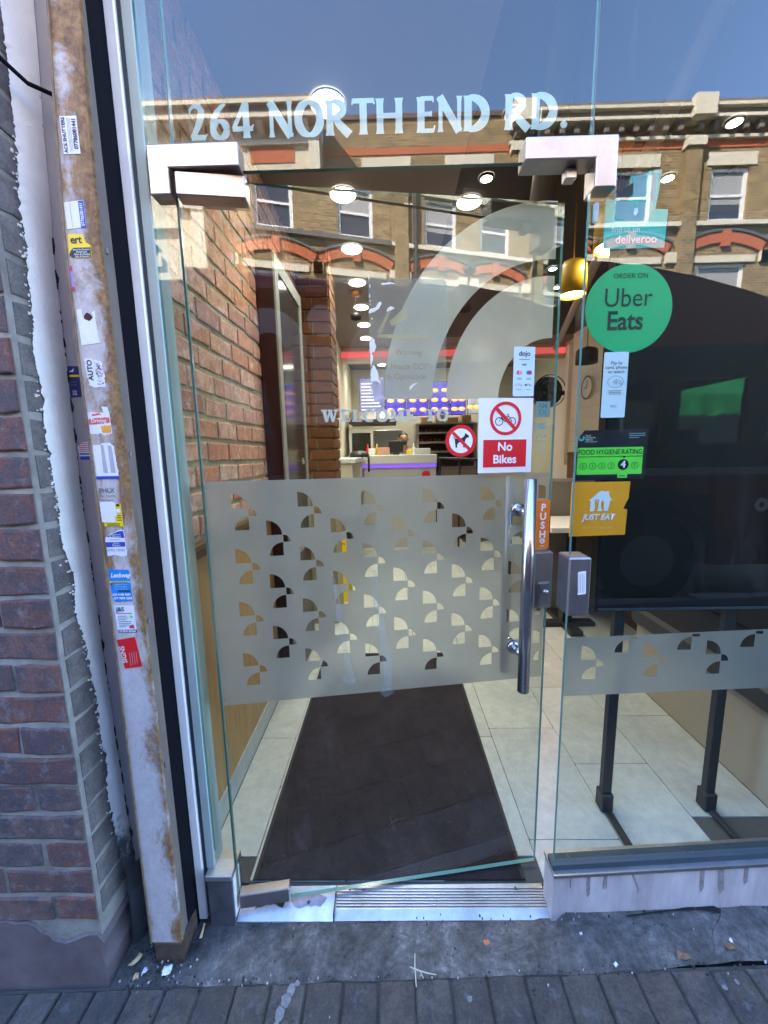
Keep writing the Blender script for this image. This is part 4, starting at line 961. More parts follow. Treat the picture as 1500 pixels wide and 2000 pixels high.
s = card(st, 'torn white, red and orange sticker below the scraped one', ragged([(-.712, 1.527), (-.692, 1.524), (-.690, 1.530), (-.678, 1.522), (-.660, 1.526), (-.661, 1.572), (-.664, 1.588), (-.678, 1.590), (-.675, 1.575), (-.713, 1.576)], .0009), YR, paper, .0006)
b = MB(); b.flat(ragged([(-.712, 1.548), (-.662, 1.551), (-.662, 1.565), (-.711, 1.562)], .0012), YR - .0004, 0); b.flat(ragged([(-.703, 1.568), (-.680, 1.570), (-.682, 1.574), (-.702, 1.573)], .0008), YR - .0004, 0); b.flat(ragged([(-.683, 1.528), (-.661, 1.529), (-.661, 1.546), (-.684, 1.545)], .0010), YR - .0004, 1)
b.build('torn_print', [plain('coral red print', (.66, .10, .10), .6), plain('orange yellow print', (.75, .32, .03), .6)], s)
text(s, 'Driving', .0125, paper, YR - .0008, -.688, 1.5565, bold=.0002)
s = card(st, 'white sticker peeled into upright strips over a blue base line', ragged([(-.711, 1.424), (-.656, 1.424), (-.660, 1.495), (-.670, 1.505), (-.690, 1.504), (-.697, 1.499), (-.711, 1.502)], .0012), YR, paper, .0006)
MB().rect(-.711, 1.4185, -.655, 1.4255, YR - .0004).build('blue_strip', royal, s)
MB().flat([(-.692, 1.434), (-.681, 1.432), (-.684, 1.500), (-.691, 1.501)], YR - .0003).flat([(-.674, 1.433), (-.662, 1.433), (-.665, 1.496), (-.674, 1.500)], YR - .0003).build('peeled_strip', plain('grey violet residue', (.40, .37, .44), .8, var=.15, vscale=50), s)
o = text(None, 'PHLX', .0155, grey_ink, YR, -.690, 1.390, name='stencil_print', bold=.0004); tag(o, 'faded grey stencilled letters on the bare rail', 'stencil')
text(o, 'Roller Shutter', .0085, grey_ink, YR - .0002, -.692, 1.377); text(o, 'Engineers', .0085, grey_ink, YR - .0002, -.692, 1.367)
s = card(st, 'yellow sticker half covered by white paper scraps on the rail', ragged([(-.706, 1.302), (-.659, 1.300), (-.660, 1.357), (-.708, 1.361)], .0007), YR, yellow, .0006)
MB().flat(ragged([(-.711, 1.312), (-.676, 1.312), (-.678, 1.326), (-.671, 1.327), (-.674, 1.362), (-.711, 1.364)], .0007), YR - .0005).build('paper_scrap', paper, s)
b = MB(); b.rect(-.671, 1.351, -.663, 1.357, YR - .0004)
for z in (1.328, 1.322, 1.316): b.rect(-.672, z, -.661, z + .0018, YR - .0004)
b.rect(-.700, 1.3065, -.666, 1.3085, YR - .0004); b.rect(-.698, 1.3025, -.668, 1.3040, YR - .0004); b.build('small_print', blk, s)
MB().disc(-.6665, 1.3405, .0052, YR - .0004, 16).build('round_print', paper, s)
s = card(st, 'ragged white and royal blue sticker below the yellow one', ragged([(-.708, 1.226), (-.690, 1.229), (-.672, 1.225), (-.659, 1.227), (-.660, 1.292), (-.674, 1.292), (-.695, 1.282), (-.709, 1.274)], .0008), YR, paper, .0006)
b = MB(); b.flat([(-.705, 1.275), (-.660, 1.272), (-.661, 1.290), (-.674, 1.289), (-.694, 1.281)], YR - .0004); b.flat([(-.708, 1.249), (-.660, 1.250), (-.660, 1.262), (-.708, 1.262)], YR - .0004); b.build('blue_panel', royal, s)
for z, l in ((1.281, 'Shopfront'), (1.2755, '& Shutters'), (1.2585, '24 Hr'), (1.2535, 'Repairs')): text(s, l, .0068, white_p, YR - .0008, -.682, z)
text(s, '07956 123255', .0085, royal, YR - .0006, -.684, 1.241, sx=.9); text(s, 'aluminium', .006, royal, YR - .0006, -.684, 1.268)
s = card(st, 'bright blue locksmith sticker with a yellow stripe on the rail', ragged([(-.709, 1.116), (-.703, 1.106), (-.658, 1.108), (-.659, 1.190), (-.712, 1.192)], .0006), YR, sky_blue, .0006)
text(s, 'Lockway', .0165, white_bright, YR - .0006, -.682, 1.176, bold=.0005, shear=.3, sx=.85)
b = MB(); b.rect(-.711, 1.1565, -.660, 1.161, YR - .0005); b.build('yellow_stripe', yellow, s); text(s, '24 hour locksmith', .0055, navy2, YR - .0009, -.685, 1.1588)
b = MB(); b.rect(-.692, 1.132, -.662, 1.1375, YR - .0005); b.rect(-.710, 1.152, -.699, 1.156, YR - .0005); b.build('dark_panel', plain('dark teal print', (.01, .07, .10), .6), s)
for z, l in ((1.1525, 'Shopfront doors'), (1.1465, 'uPVC & glass'), (1.1405, 'Free estimate')): text(s, l, .0060, plain('light blue print', (.35, .6, .8), .6), YR - .0006, -.684, z)
text(s, '020 4108 9601', .0078, white_bright, YR - .0006, -.684, 1.1255, bold=.0003); text(s, '077 7898 2203', .0078, white_bright, YR - .0006, -.682, 1.1155, bold=.0003)
s = card(st, 'white sticker listing services above a dark number bar on the rail', [(-.706, 1.030), (-.657, 1.030), (-.658, 1.095), (-.709, 1.096)], YR, paper, .0006)
text(s, 'J&S', .0155, plain('steel blue ink', (.03, .09, .18), .6), YR - .0005, -.693, 1.086, bold=.0005); MB().rect(-.704, 1.0235, -.656, 1.0315, YR - .0004).build('dark_bar', navy2, s); text(s, '07454143666', .0078, white_p, YR - .0008, -.680, 1.0275, bold=.0002)
b = MB()
for i in range(7): b.rect(-.701, 1.067 - .0048 * i, -.701 + (.022, .025, .021, .034, .032, .027, .018)[i], 1.0687 - .0048 * i, YR - .0004)
b.build('small_print', grey_ink, s); MB().rect(-.704, 1.0745, -.664, 1.0765, YR - .0004).flat([(-.676, 1.036), (-.662, 1.034), (-.663, 1.045), (-.673, 1.043)], YR - .0004).build('red_print', MATS['faded red print'], s)
MB().disc(-.667, 1.066, .004, YR - .0004, 12).build('green_print', fh_green, s)
s = card(st, 'red SIGNS sticker printed sideways, lowest on the rail', [(-.700, .923), (-.654, .929), (-.664, 1.011), (-.712, 1.003)], YR, red_p, .0006)
text(s, 'SIGNS', .0175, plain('pale pink ink', (.72, .60, .60), .6), YR - .0005, -.6985, .963, rot=96, bold=.0004)
b = MB()
for i in range(4): b.rect(-.684 + .006 * i, .932 + .002 * i, -.682 + .006 * i, .968 + .001 * i, YR - .0004)
b.build('small_print', plain('dull pink print', (.6, .2, .2), .6), s)
YP = -.0113
s = card('plate_sticker', 'navy sticker with a yellow stripe half hidden behind the rusty rail', [(-.822, 1.624), (-.785, 1.626), (-.785, 1.701), (-.8225, 1.703)], YP, navy2, .0005)
MB().rect(-.8215, 1.675, -.785, 1.6805, YP - .0004).build('yellow_stripe', yellow, s); MB().flat([(-.815, 1.688), (-.803, 1.688), (-.800, 1.697), (-.806, 1.692)], YP - .0004).build('logo_print', white_p, s)
text(s, '020', .0075, white_p, YP - .0004, -.806, 1.639); text(s, '078', .0075, white_p, YP - .0004, -.806, 1.632); MB().rect(-.817, 1.662, -.798, 1.6632, YP - .0004).rect(-.817, 1.655, -.798, 1.6562, YP - .0004).build('small_print', grey_ink, s)
s = card('plate_sticker', 'white and blue scrap of a sticker half hidden by the rail', [(-.815, 1.465), (-.785, 1.467), (-.785, 1.512), (-.806, 1.510), (-.817, 1.500)], YP, paper, .0005)
MB().rect(-.8145, 1.4655, -.785, 1.4745, YP - .0004).rect(-.8145, 1.4785, -.785, 1.4825, YP - .0004).build('blue_panel', royal, s); b = MB()
for i in range(5): b.rect(-.814, 1.486 + .005 * i, -.786, 1.488 + .005 * i, YP - .0004)
b.build('red_line', MATS['faded red print'], s)

# ---------------------------------------------------------------- door threshold
th = thing('door_threshold', 'silver ribbed door threshold with a scuffed cover plate at the left', 'threshold', (0, 0, 0))
b = MB(); vs = [(-.198, -.012, .006), (.498, -.012, .010), (.492, .012, .022), (-.198, .010, .020), (-.198, .070, .034), (.485, .076, .034), (-.198, .074, -.02), (.485, .078, -.02), (-.198, -.012, -.02), (.498, -.012, -.02)]
b.add(vs, [(0, 1, 2, 3), (3, 2, 5, 4), (4, 5, 7, 6), (0, 8, 9, 1), (1, 9, 7, 5, 2), (0, 3, 4, 6, 8)]); b.fix = True; b.build('ramp_plate', alu, th)
for i in range(7):
    y = .017 + .0075 * i; z = .0225 + (.034 - .0225) * (y - .012) / .06
    MB().cbox(-.196, .488, y - .0018, y + .0018, z - .002, z + .0025, .0008).build('rib', alu, th)
b = MB(); b.add([(-.519, -.012, .004), (-.200, -.013, .006), (-.200, .07, .034), (-.519, .068, .032), (-.519, -.012, -.02), (-.2, -.013, -.02), (-.2, .07, -.02), (-.519, .068, -.02)], [(0, 1, 2, 3), (0, 4, 5, 1), (2, 6, 7, 3), (1, 5, 6, 2), (3, 7, 4, 0)]); b.fix = True
cp = plain('scuffed cover plate', (.52, .55, .62), .4, metal=.6, var=.28, vscale=16)
b.build('cover_plate', cp, th); MB().box(-.2015, -.1975, -.013, .07, .0, .0345).build('joint', gasket, th)
def on_plate(x, y): return (x, y, .005 + (.034 - .005) * (y + .012) / .08)
b = MB(); b.v = [tuple(Vector(on_plate(x, y)) + Vector((0, 0, .0008))) for x, y in ragged([(-.46, .015), (-.42, .028), (-.37, .02), (-.36, .040), (-.40, .050), (-.41, .035), (-.45, .03)], .003, .01)]; b.f = [tuple(range(len(b.v)))]; b.m = [0]
b.fix = True; b.build('dirt_patch', plain('black grime', (.03, .028, .028), .9, var=.5, vscale=60), th)
b = MB(); b.v = [tuple(Vector(on_plate(x, y)) + Vector((0, 0, .0007))) for x, y in ragged([(-.33, .018), (-.25, .022), (-.225, .04), (-.28, .056), (-.33, .050), (-.345, .035)], .004, .012)]; b.f = [tuple(range(len(b.v)))]; b.m = [0]
b.fix = True; b.build('dirt_patch', plain('violet scuff', (.30, .28, .33), .8, var=.3, vscale=40), th)
for x, y in ((-.287, .030), (-.110, .058), (-.108, .026), (-.155, .058), (.395, .062), (.398, .03), (.425, .03)):
    z = on_plate(x, y)[2] + .002; MB().lathe([(0, z + .0015), (.004, z + .001), (.0055, z - .001)], x, y, 12).build('screw', plain('dark screw', (.09, .08, .08), .5, metal=.6), th, True)

# ---------------------------------------------------------------- litter
def scrap(name, label, cat, x, y, w, l, mat, rz, h=0.0035):
    b = MB(); rn = random.Random(int(abs(x * 997) + abs(y * 9973))); pts = ragged([(-w, -l), (w, -l * .8), (w * .9, l), (-w * .8, l * .9)], min(w, l) * .25, max(w, l) * .5, rn)
    z = gz(x) + 0.006; n = len(pts); zz = [rn.uniform(.0, h) for _ in pts]
    b.v = [(p[0], p[1], q_) for p, q_ in zip(pts, zz)] + [(0, 0, h)]; b.f = [(i, (i + 1) % n, n) for i in range(n)]; b.m = [0] * n; b.fix = True
    o = b.build(name, mat); o.location = (x, y, z); o.rotation_euler.z = rz
    m_ = o.modifiers.new('thickness', 'SOLIDIFY'); m_.thickness = .0008
    return tag(o, label, cat)
tan = plain('dry leaf tan', (.45, .33, .18), .8); lt = plain('litter white', (.62, .62, .72), .7); rustleaf = plain('orange leaf', (.42, .15, .06), .8)
scrap('paper_scrap', 'crumpled white paper scrap at the foot of the rusty rail', 'litter', -.668, -.128, .014, .012, lt, .3, .012)
scrap('paper_scrap', 'small bright scrap among debris left of the rusty rail foot', 'litter', -.735, -.128, .009, .006, plain('foil scrap', (.6, .62, .66), .4), .9, .008)
scrap('dry_leaf', 'narrow tan leaf standing in the corner behind the brick pier foot', 'leaf', -.775, -.105, .006, .018, tan, -.5, .014)
scrap('dry_leaf', 'pale orange leaf lying by the corner of the brick pier', 'leaf', -.752, -.140, .007, .007, plain('peach leaf', (.48, .28, .16), .8), .2, .008)
scrap('dry_leaf', 'tan straw like leaf beside the white frame foot', 'leaf', -.607, -.035, .003, .02, tan, .1, .012)
scrap('dry_leaf', 'small orange leaf on the cement in front of the threshold', 'leaf', .263, -.088, .009, .007, rustleaf, .4, .006)
scrap('dry_leaf', 'brown leaf in the joint before the pavers at the far right', 'leaf', .945, -.118, .016, .008, plain('brown leaf', (.16, .09, .05), .8), .2, .01)
scrap('dry_leaf', 'curled brown leaf pile edge beside the ground crack', 'leaf', .80, -.135, .018, .009, MATS['brown leaf'], -.2, .01)
scrap('paper_scrap', 'white chip beside the brown leaf at the far right', 'litter', .955, -.106, .005, .005, lt, .2, .006)
scrap('paper_scrap', 'white chip at the edge of the pavers right of centre', 'litter', .606, -.148, .006, .004, lt, .5, .005)
scrap('paper_scrap', 'pale chip on the cement below the window sill corner', 'litter', .545, -.075, .004, .004, lt, .1, .004)
tw = MB(); zt = gz(.05) + .010
tw.tube([(.051, -.112, zt + .004), (.049, -.14, zt + .006), (.050, -.183, zt + .002)], [.0012, .0018, .0012], 6); tw.tube([(.034, -.142, zt + .005), (.055, -.150, zt + .006), (.080, -.155, zt + .004), (.108, -.157, zt + .001)], [.001, .0018, .0018, .001], 6); tw.tube([(.062, -.151, zt + .006), (.071, -.165, zt + .002)], .0012, 6)
tag(tw.build('twig', plain('dry twig', (.42, .38, .27), .8)), 'forked pale dry twig lying across the edge of the pavers', 'twig')
rn4 = random.Random(5); b = MB()
for q in range(420):
    r_ = rn4.random()
    if r_ < .35: x, y = rn4.uniform(-.82, 1.3), rn4.gauss(-.157, .007)
    elif r_ < .6: x, y = rn4.gauss(-.70, .05), rn4.uniform(-.16, -.06)
    elif r_ < .75: x, y = rn4.uniform(-.5, 1.2), rn4.gauss(-.03, .008)
    else: x, y = rn4.uniform(-.85, 1.3), rn4.uniform(-.32, -.02)
    s_ = rn4.uniform(.0006, .0021); z = gz(x) + .006 + (0.004 if y > -.05 else 0)
    b.box(x - s_, x + s_, y - s_ * rn4.uniform(.6, 1.5), y + s_, z - .004, z + s_ * rn4.uniform(.6, 1.4), rn4.choice((0, 1, 2, 2, 3, 3, 3)))
stuff(b.build('grit', [plain('pale grit', (.38, .37, .38), .9), plain('brown grit', (.12, .08, .05), .9), plain('black grit', (.02, .02, .02), .9), plain('dark grit', (.06, .055, .06), .9)]))
# white paint splash on the pavers: an irregular flat stain
b = MB()
for k_, (x, y, sx_, sy_) in enumerate(((-.295, -.176, .012, .014), (-.303, -.197, .014, .016), (-.313, -.222, .012, .016), (-.28, -.163, .008, .006), (-.318, -.245, .008, .01), (.19, -.205, .007, .007), (.86, -.20, .007, .006), (.90, -.19, .005, .006))):
    n0 = len(b.v); pts = [(x + sx_ * (1 + .4 * mn.noise((i * 1.3, k_, 2))) * math.cos(i * .5236), y + sy_ * (1 + .4 * mn.noise((i * 1.1, k_, 8))) * math.sin(i * .5236)) for i in range(12)]
    b.v += [(px, py, gz(px) + .0045) for px, py in pts]; b.f.append(tuple(range(n0, n0 + 12))); b.m.append(0)
b.build('paint_splash', plain('pale splash', (.15, .145, .155), .8, var=.4, vscale=80), pav)

# ---------------------------------------------------------------- shop interior shell
fl_ = struct(MB().box(-.69, 2.6, .085, 8.0, -.05, .026).box(-.50, .50, .078, .0849, -.05, .026).build('shop_floor', grout))
tms = []
for s_ in range(3):
    m_ = MB().cbox(-.5, .5, -.5, .5, -.5, .5, .012).mesh('floor_tile', tile_m); tms.append(m_)
cols = [(-.675, -.503, .79), (-.5, -.17, .49), (-.167, .163, .19), (.167, .497, .79), (.5, .832, .25), (.835, 1.164, .609), (1.167, 1.496, .94), (1.5, 1.83, .4), (1.833, 2.16, .7)]
for x0, x1, off in cols:
    y = off - .62
    while y < 5.0:
        ya, yb = max(y, .088), y + .597
        if yb > .12 and not (x0 > 1.49 and y < 1.0):
            piece('floor_tile', rnd.choice(tms), fl_, ((x0 + x1) / 2, (ya + yb) / 2, .0285 + rnd.uniform(-.0004, .0004)), (x1 - x0, yb - ya, .005))
        y += .60
lw = struct(MB().box(-.78, -.692, .06, 8.0, -.05, 3.05).build('left_wall', mortar_in))
ibm = [brick_mesh(in_brick, 0.065, 0.022, 0.05, 60 + s_, 0.42) for s_ in range(7)]
z = 1.272 - .0865; k = 0
while z < 2.97:
    y = .065 + (0 if k % 2 else -.10)
    while y < 2.12:
        L = .185 + rnd.uniform(-.012, .012); ya, yb = max(y, .063), y + L
        if yb - ya > .03 and not (1.22 < y < 1.72 and z < 2.4):
            piece('brick', rnd.choice(ibm), lw, (-.7012 + rnd.uniform(-.003, .003), (ya + yb) / 2, z + .0365 + rnd.uniform(-.003, .003)), (yb - ya, .03, .0695 + rnd.uniform(-.002, .002)), R(90), rnd.uniform(-.01, .01))
        y += L + .0155
    z += .0868; k += 1
struct(MB().box(-.6915, -.684, .062, 2.1, .135, 1.108).build('wainscot_panel', ply, lw))
MB().cbox(-.6915, -.672, .062, 2.1, 1.110, 1.142, .003).build('dado_rail', dark_wood, lw)
MB().cbox(-.6915, -.660, .062, 2.1, 1.1425, 1.166, .003).build('dado_rail', dark_wood, lw)
for i in range(7): MB().box(-.6915, -.679, .088 + i * .6, .088 + i * .6 + .597, .03, .133).build('skirting_tile', tile_m, lw)
MB().box(-.6915, -.685, 2.5, 8.0, .03, 2.98).build('plaster_panel', wall_cream, lw)
# brick pillar
pl = thing('brick_pillar', 'brown brick pillar inside the shop behind the dark kiosk', 'pillar', (0, 0, 0))
MB().box(-.692, -.448, 2.135, 2.48, .03, 2.99).build('core', mortar_in, pl)
db = brick_mat('brown pillar brick', [(0, (.15, .065, .028)), (.5, (.22, .095, .04)), (1, (.10, .045, .022))], (.10, .05, .03), .5)
dbm = [brick_mesh(db, .03, .04, .12, 80 + s_) for s_ in range(4)]
z = 1.25; k = 0
while z < 2.95:
    for (xa, xb) in (((-.69, -.575), (-.563, -.442)) if k % 2 else ((-.69, -.63), (-.618, -.442))): piece('brick', rnd.choice(dbm), pl, ((xa + xb) / 2, 2.135, z + .0365), (xb - xa, .03, .0725))
    for (ya, yb) in (((2.14, 2.30), (2.312, 2.47)) if k % 2 else ((2.14, 2.23), (2.242, 2.47))): piece('brick', rnd.choice(dbm), pl, (-.446, (ya + yb) / 2, z + .0365), (yb - ya, .03, .0725), R(90))
    z += .0868; k += 1
# kiosk on the wall
kk = thing('wall_kiosk', 'tall dark maroon kiosk with a grey framed screen on the brick wall', 'kiosk', (0, 0, 0))
MB().cbox(-.684, -.592, 1.16, 1.80, .06, 2.52, .004).build('cabinet', plain('maroon cabinet', (.020, .003, .004), .35), kk)
b = MB(); b.box(-.5918, -.582, 1.165, 1.795, 2.44, 2.515).box(-.5918, -.582, 1.165, 1.23, .9, 2.44).box(-.5918, -.582, 1.735, 1.795, .9, 2.44).box(-.5918, -.582, 1.165, 1.795, .84, .9); b.build('frame', plain('grey kiosk frame', (.30, .31, .30), .4), kk)
MB().box(-.5915, -.588, 1.23, 1.735, .9, 2.44).build('screen', plain('kiosk screen off', (.03, .03, .033), .12), kk)
o = text(kk, 'SA', .06, white_p, 0, 0, 0, name='lettering'); o.location = (-.5865, 1.66, 1.42); o.rotation_euler.z = R(90)
# right hand wall, tiles, wood wainscot
rw = struct(MB().box(1.945, 2.6, .06, 3.30, -.05, 3.05).build('right_wall', grout))
tm2 = MB().cbox(-.5, .5, -.5, .5, -.5, .5, .015).mesh('wall_tile', cream_tile)
for r_ in range(11):
    z = 1.437 + r_ * .1105; y = 1.35 + (0 if r_ % 2 else .15)
    while y < 3.28:
        yb = min(y + .297, 3.296)
        if yb - y > .03: piece('wall_tile', tm2, rw, (1.942, (y + yb) / 2, z + .054), (.012, yb - y, .1085))
        y += .30
MB().box(1.936, 1.944, .2, 3.298, .03, 1.40).build('wainscot_panel', dark_wood, rw); MB().cbox(1.928, 1.944, .2, 3.298, 1.402, 1.434, .003).build('dado_rail', dark_wood, rw)
MB().box(1.90, 1.944, 3.302, 3.36, 1.3, 2.55).build('corner_trim', plain('pale trim', (.62, .56, .44), .5), rw)
struct(MB().box(2.605, 2.62, .06, 8.0, -.05, 3.05).build('right_wall', wall_cream)); struct(MB().box(-.69, 2.6, 6.6, 6.8, -.05, 3.05).build('back_wall', wall_cream))
ce = struct(MB().box(-.69, .42, .03, 6.6, 3.0, 3.05).build('ceiling', ceil_light)); MB().box(.4205, 2.6, .03, 4.6, 3.0, 3.05).build('ceiling_panel', ceil_dark, ce); MB().box(.4205, 2.6, 4.601, 6.6, 3.0, 3.05).build('ceiling_panel', ceil_light, ce)
struct(MB().box(-.69, 2.6, 5.05, 5.2, 2.80, 2.999).build('bulkhead', wall_cream, None))
tag(MB().cbox(-.69, 2.6, 5.02, 5.049, 2.86, 2.94, .004).build('red_light_strip', emit('red strip', (1.0, .13, .13), .05)), 'glowing red strip running across the bulkhead over the counter', 'light strip')
b = MB(); b.tube([(.55, .2, 2.9), (.9, 1.5, 2.88), (1.6, 4.5, 2.86)], .06, 12); tag(b.build('ceiling_duct', plain('brown duct', (.06, .05, .042), .5), None, True), 'brown duct crossing the dark ceiling at the right', 'duct')
b = MB().tube([(1.0, .2, 2.84), (1.5, 2.0, 2.80), (2.2, 4.4, 2.78)], .035, 10); tag(b.build('ceiling_pipe', plain('pale pipe', (.34, .3, .24), .5), None, True), 'pale pipe crossing below the brown ceiling duct', 'pipe')

# ---------------------------------------------------------------- lamps
lamp_e = emit('warm white lamp', (1.0, .94, .82), 2.6)
dl = thing('downlight', 'round recessed ceiling downlight nearest the transom glass', 'ceiling light', (-.246, .935, 2.998), 'downlights in a row over the aisle')
MB().lathe([(.078, 0), (.078, -.006), (.072, -.008), (.070, -.004)], 0, 0, 28).build('trim_ring', white_lam, dl, True)
MB().lathe([(.0735, -.0085), (.05, -.014), (.02, -.016), (0.0001, -.0165)], 0, 0, 28).build('diffuser', lamp_e, dl)
dla = bpy.data.lights.new('downlight_beam', 'AREA'); dla.shape = 'DISK'; dla.size = .13; dla.energy = .53; dla.spread = R(115); dla.color = (1.0, .90, .74)
lo = link('downlight_beam', dla, dl); lo.location = (0, 0, -.020)
names = ['second', 'third', 'fourth', 'fifth', 'sixth', 'seventh']
for i, y in enumerate((1.555, 2.19, 2.79, 3.40, 3.98, 4.55)):
    dup(dl, (-.25 - .007 * i, y, 2.998), 'round recessed ceiling downlight, %s from the glass in the aisle row' % names[i])
dup(dl, (.52, 1.66, 2.998), 'round recessed ceiling downlight behind the upper arc of the door emblem')['group'] = 'downlights beside the aisle'
for x, y, w in ((-.35, 5.6, 'over the kitchen at the left'), (.30, 5.5, 'over the till'), (.95, 5.7, 'over the oven'), (1.7, 5.6, 'over the kitchen at the right'), (-.1, 6.2, 'added for brightness nearest the back wall at the left'), (.6, 6.2, 'added for brightness nearest the back wall at the middle'), (1.3, 6.2, 'added for brightness nearest the back wall at the right'), (.2, 5.3, 'added for brightness just behind the bulkhead')):
    dup(dl, (x, y, 2.998), 'round recessed ceiling downlight ' + w)['group'] = 'downlights over the kitchen'  # the back wall and bulkhead ones are added to brighten kitchen and person
sp_ = thing('spotlight', 'small ceiling spot seen through the gap above the door', 'ceiling light', (.575, 1.444, 2.998), 'small spots in the dark ceiling')
MB().lathe([(.042, 0), (.042, -.010), (.036, -.012), (.034, -.004)], 0, 0, 20).build('trim_ring', black_metal, sp_, True)
MB().lathe([(.030, -.011), (.0001, -.014)], 0, 0, 20).build('diffuser', emit('spot lamp', (1.0, .92, .8), 5.0), sp_)
for x, y, w in ((1.62, 1.488, 'beside the teal sticker'), (2.15, 1.53, 'near the right picture edge'), (1.668, 1.103, 'highest at the right over the reflected cornice'), (.59, 1.02, 'behind the letter R of the address'), (1.42, 2.6, 'above the black pendant lamp'), (1.62, 3.0, 'over the tiled wall'), (1.78, 3.2, 'farthest over the tiled wall')):
    dup(sp_, (x, y, 2.998), 'small ceiling spot ' + w)
for o in dl.children: pass
yel_sh = plain('mustard enamel', (.55, .36, .02), .4)
def pendant(name, label, x, y, ztop, zbot, r, mat, glow, group):
    t = thing(name, label, 'pendant lamp', (x, y, 0), group)
    h = ztop - zbot
    MB().lathe([(r * .12, ztop + .02), (r * .80, ztop), (r * .96, ztop - h * .12), (r, ztop - h * .4), (r, zbot), (r * .96, zbot), (r * .94, ztop - h * .3)], 0, 0, 26).build('shade', mat, t, True)
    MB().tube([(0, 0, ztop + .01), (0, 0, 2.97)], .004, 6).build('flex', plain('amber flex', (.35, .16, .02), .6), t)
    MB().lathe([(.0001, 2.999), (.05, 2.998), (.05, 2.965), (.0001, 2.962)], 0, 0, 16).build('ceiling_rose', plain('amber rose', (.40, .17, .01), .5), t, True)
    if glow: MB().lathe([(.0001, zbot + .012), (r * .9, zbot + .010)], 0, 0, 24).build('bulb_glow', emit('warm bulb', (1, .82, .5), 4.0), t)
    return t
pendant('pendant_lamp', 'mustard yellow pendant lamp between the door edge and the window', 1.05, 1.35, 2.50, 2.325, .072, yel_sh, True, 'mustard pendant lamps')
pendant('pendant_lamp', 'mustard yellow pendant lamp behind the teal sticker', 1.20, 1.2, 2.70, 2.50, .11, yel_sh, True, 'mustard pendant lamps')
pendant('pendant_lamp', 'black cylinder pendant lamp in front of the tiled wall', 1.70, 2.5, 2.31, 2.19, .088, black_metal, False, 'black pendant lamps')
pendant('pendant_lamp', 'small black pendant lamp seen between the emblem arcs', .62, 2.3, 2.62, 2.57, .05, black_metal, False, 'black pendant lamps')
pendant('pendant_lamp', 'small black pendant lamp near the brown pillar', -.30, 3.0, 2.80, 2.75, .05, black_metal, False, 'black pendant lamps')

# ---------------------------------------------------------------- entrance mat
mt = tag(MB().cbox(-.478, .425, .086, 1.60, .0312, .0375, .002).build('entrance_mat', mat_m), 'long dark maroon entrance mat inside the door', 'mat')
MB().box(-.490, -.4785, .088, 1.605, .0312, .0355).build('rubber_edge', mat_edge, mt); MB().box(.4255, .437, .088, 1.605, .0312, .0355).build('rubber_edge', mat_edge, mt); MB().box(-.490, .437, 1.6055, 1.617, .0312, .0355).build('rubber_edge', mat_edge, mt)
# ---------------------------------------------------------------- display board behind the window
bd = thing('display_stand', 'large black display board on two legs behind the window', 'display stand', (0, 0, 0))
MB().cbox(.742, 2.1, .33, .39, .878, 2.20, .006).build('panel', board_black, bd); MB().box(.752, 2.1, .326, .3298, .885, .893).build('lower_rim', plain('rim blue grey', (.05, .07, .08), .3), bd)
for x in (.846, 1.253): MB().cbox(x - .018, x + .018, .345, .376, .03, .877, .003).build('leg', black_metal, bd); MB().cbox(x - .023, x + .023, .335, .388, .0315, .11, .004).build('foot_socket', black_metal, bd); MB().cbox(x - .010, x + .014, .17, .334, .0312, .050, .003).build('foot', black_metal, bd)
# bench along the right wall
bn = thing('wall_bench', 'long upholstered bench with a beige base along the right wall', 'bench', (0, 0, 0))
MB().box(1.50, 1.93, .15, 1.25, .0315, .42).build('base', plain('beige bench base', (.38, .33, .26), .5), bn); MB().cbox(1.46, 1.93, .14, 1.27, .4205, .53, .02).build('seat', plain('black vinyl seat', (.015, .015, .018), .45), bn)
MB().cbox(1.82, 1.93, .14, 1.27, .531, 1.0, .02).build('backrest', MATS['black vinyl seat'], bn)
bk = thing('booth_seat', 'grey booth seat back beyond the table by the tiled wall', 'booth seat', (0, 0, 0))
MB().cbox(1.20, 1.925, 2.35, 2.47, .0315, 1.215, .015).build('backrest', plain('grey booth vinyl', (.17, .16, .145), .5, var=.1), bk); MB().cbox(1.20, 1.925, 2.472, 2.90, .0315, .50, .015).build('seat', MATS['grey booth vinyl'], bk)
tb = thing('bistro_table', 'white topped table on a black pedestal by the window edge', 'table', (1.42, 2.06, 0))
MB().cbox(-.25, .50, -.28, .24, .865, .905, .004).build('tabletop', white_lam, tb); MB().cbox(-.03, .05, -.04, .04, .045, .864, .004).build('pedestal', black_metal, tb); MB().cbox(-.04, .06, -.22, .26, .0315, .075, .006).build('foot', black_metal, tb); MB().cbox(-.22, .24, -.045, .045, .0315, .070, .006).build('foot', black_metal, tb)
cl = thing('wall_clock', 'round wall clock with a thin dark rim on the cream tiles', 'clock', (1.935, 2.9, 2.05))
def xring(b, r0, r1, x, n=28):
    o_ = len(b.v)
    for i in range(n):
        a = 2 * math.pi * i / n; b.v += [(x, r0 * math.cos(a), r0 * math.sin(a)), (x, r1 * math.cos(a), r1 * math.sin(a))]
    for i in range(n): j_ = (i + 1) % n; b.f.append((o_ + 2 * i, o_ + 2 * i + 1, o_ + 2 * j_ + 1, o_ + 2 * j_)); b.m.append(0)
    return b
b = MB().tube([(-.025, 0, 0), (0, 0, 0)], .105, 28); b.build('face', cream_tile, cl); xring(MB(), .095, .112, -.027).build('rim', black_metal, cl)
MB().box(-.028, -.026, -.004, .004, 0, .07).box(-.028, -.026, 0, .05, -.004, .004).build('hands', black_metal, cl)
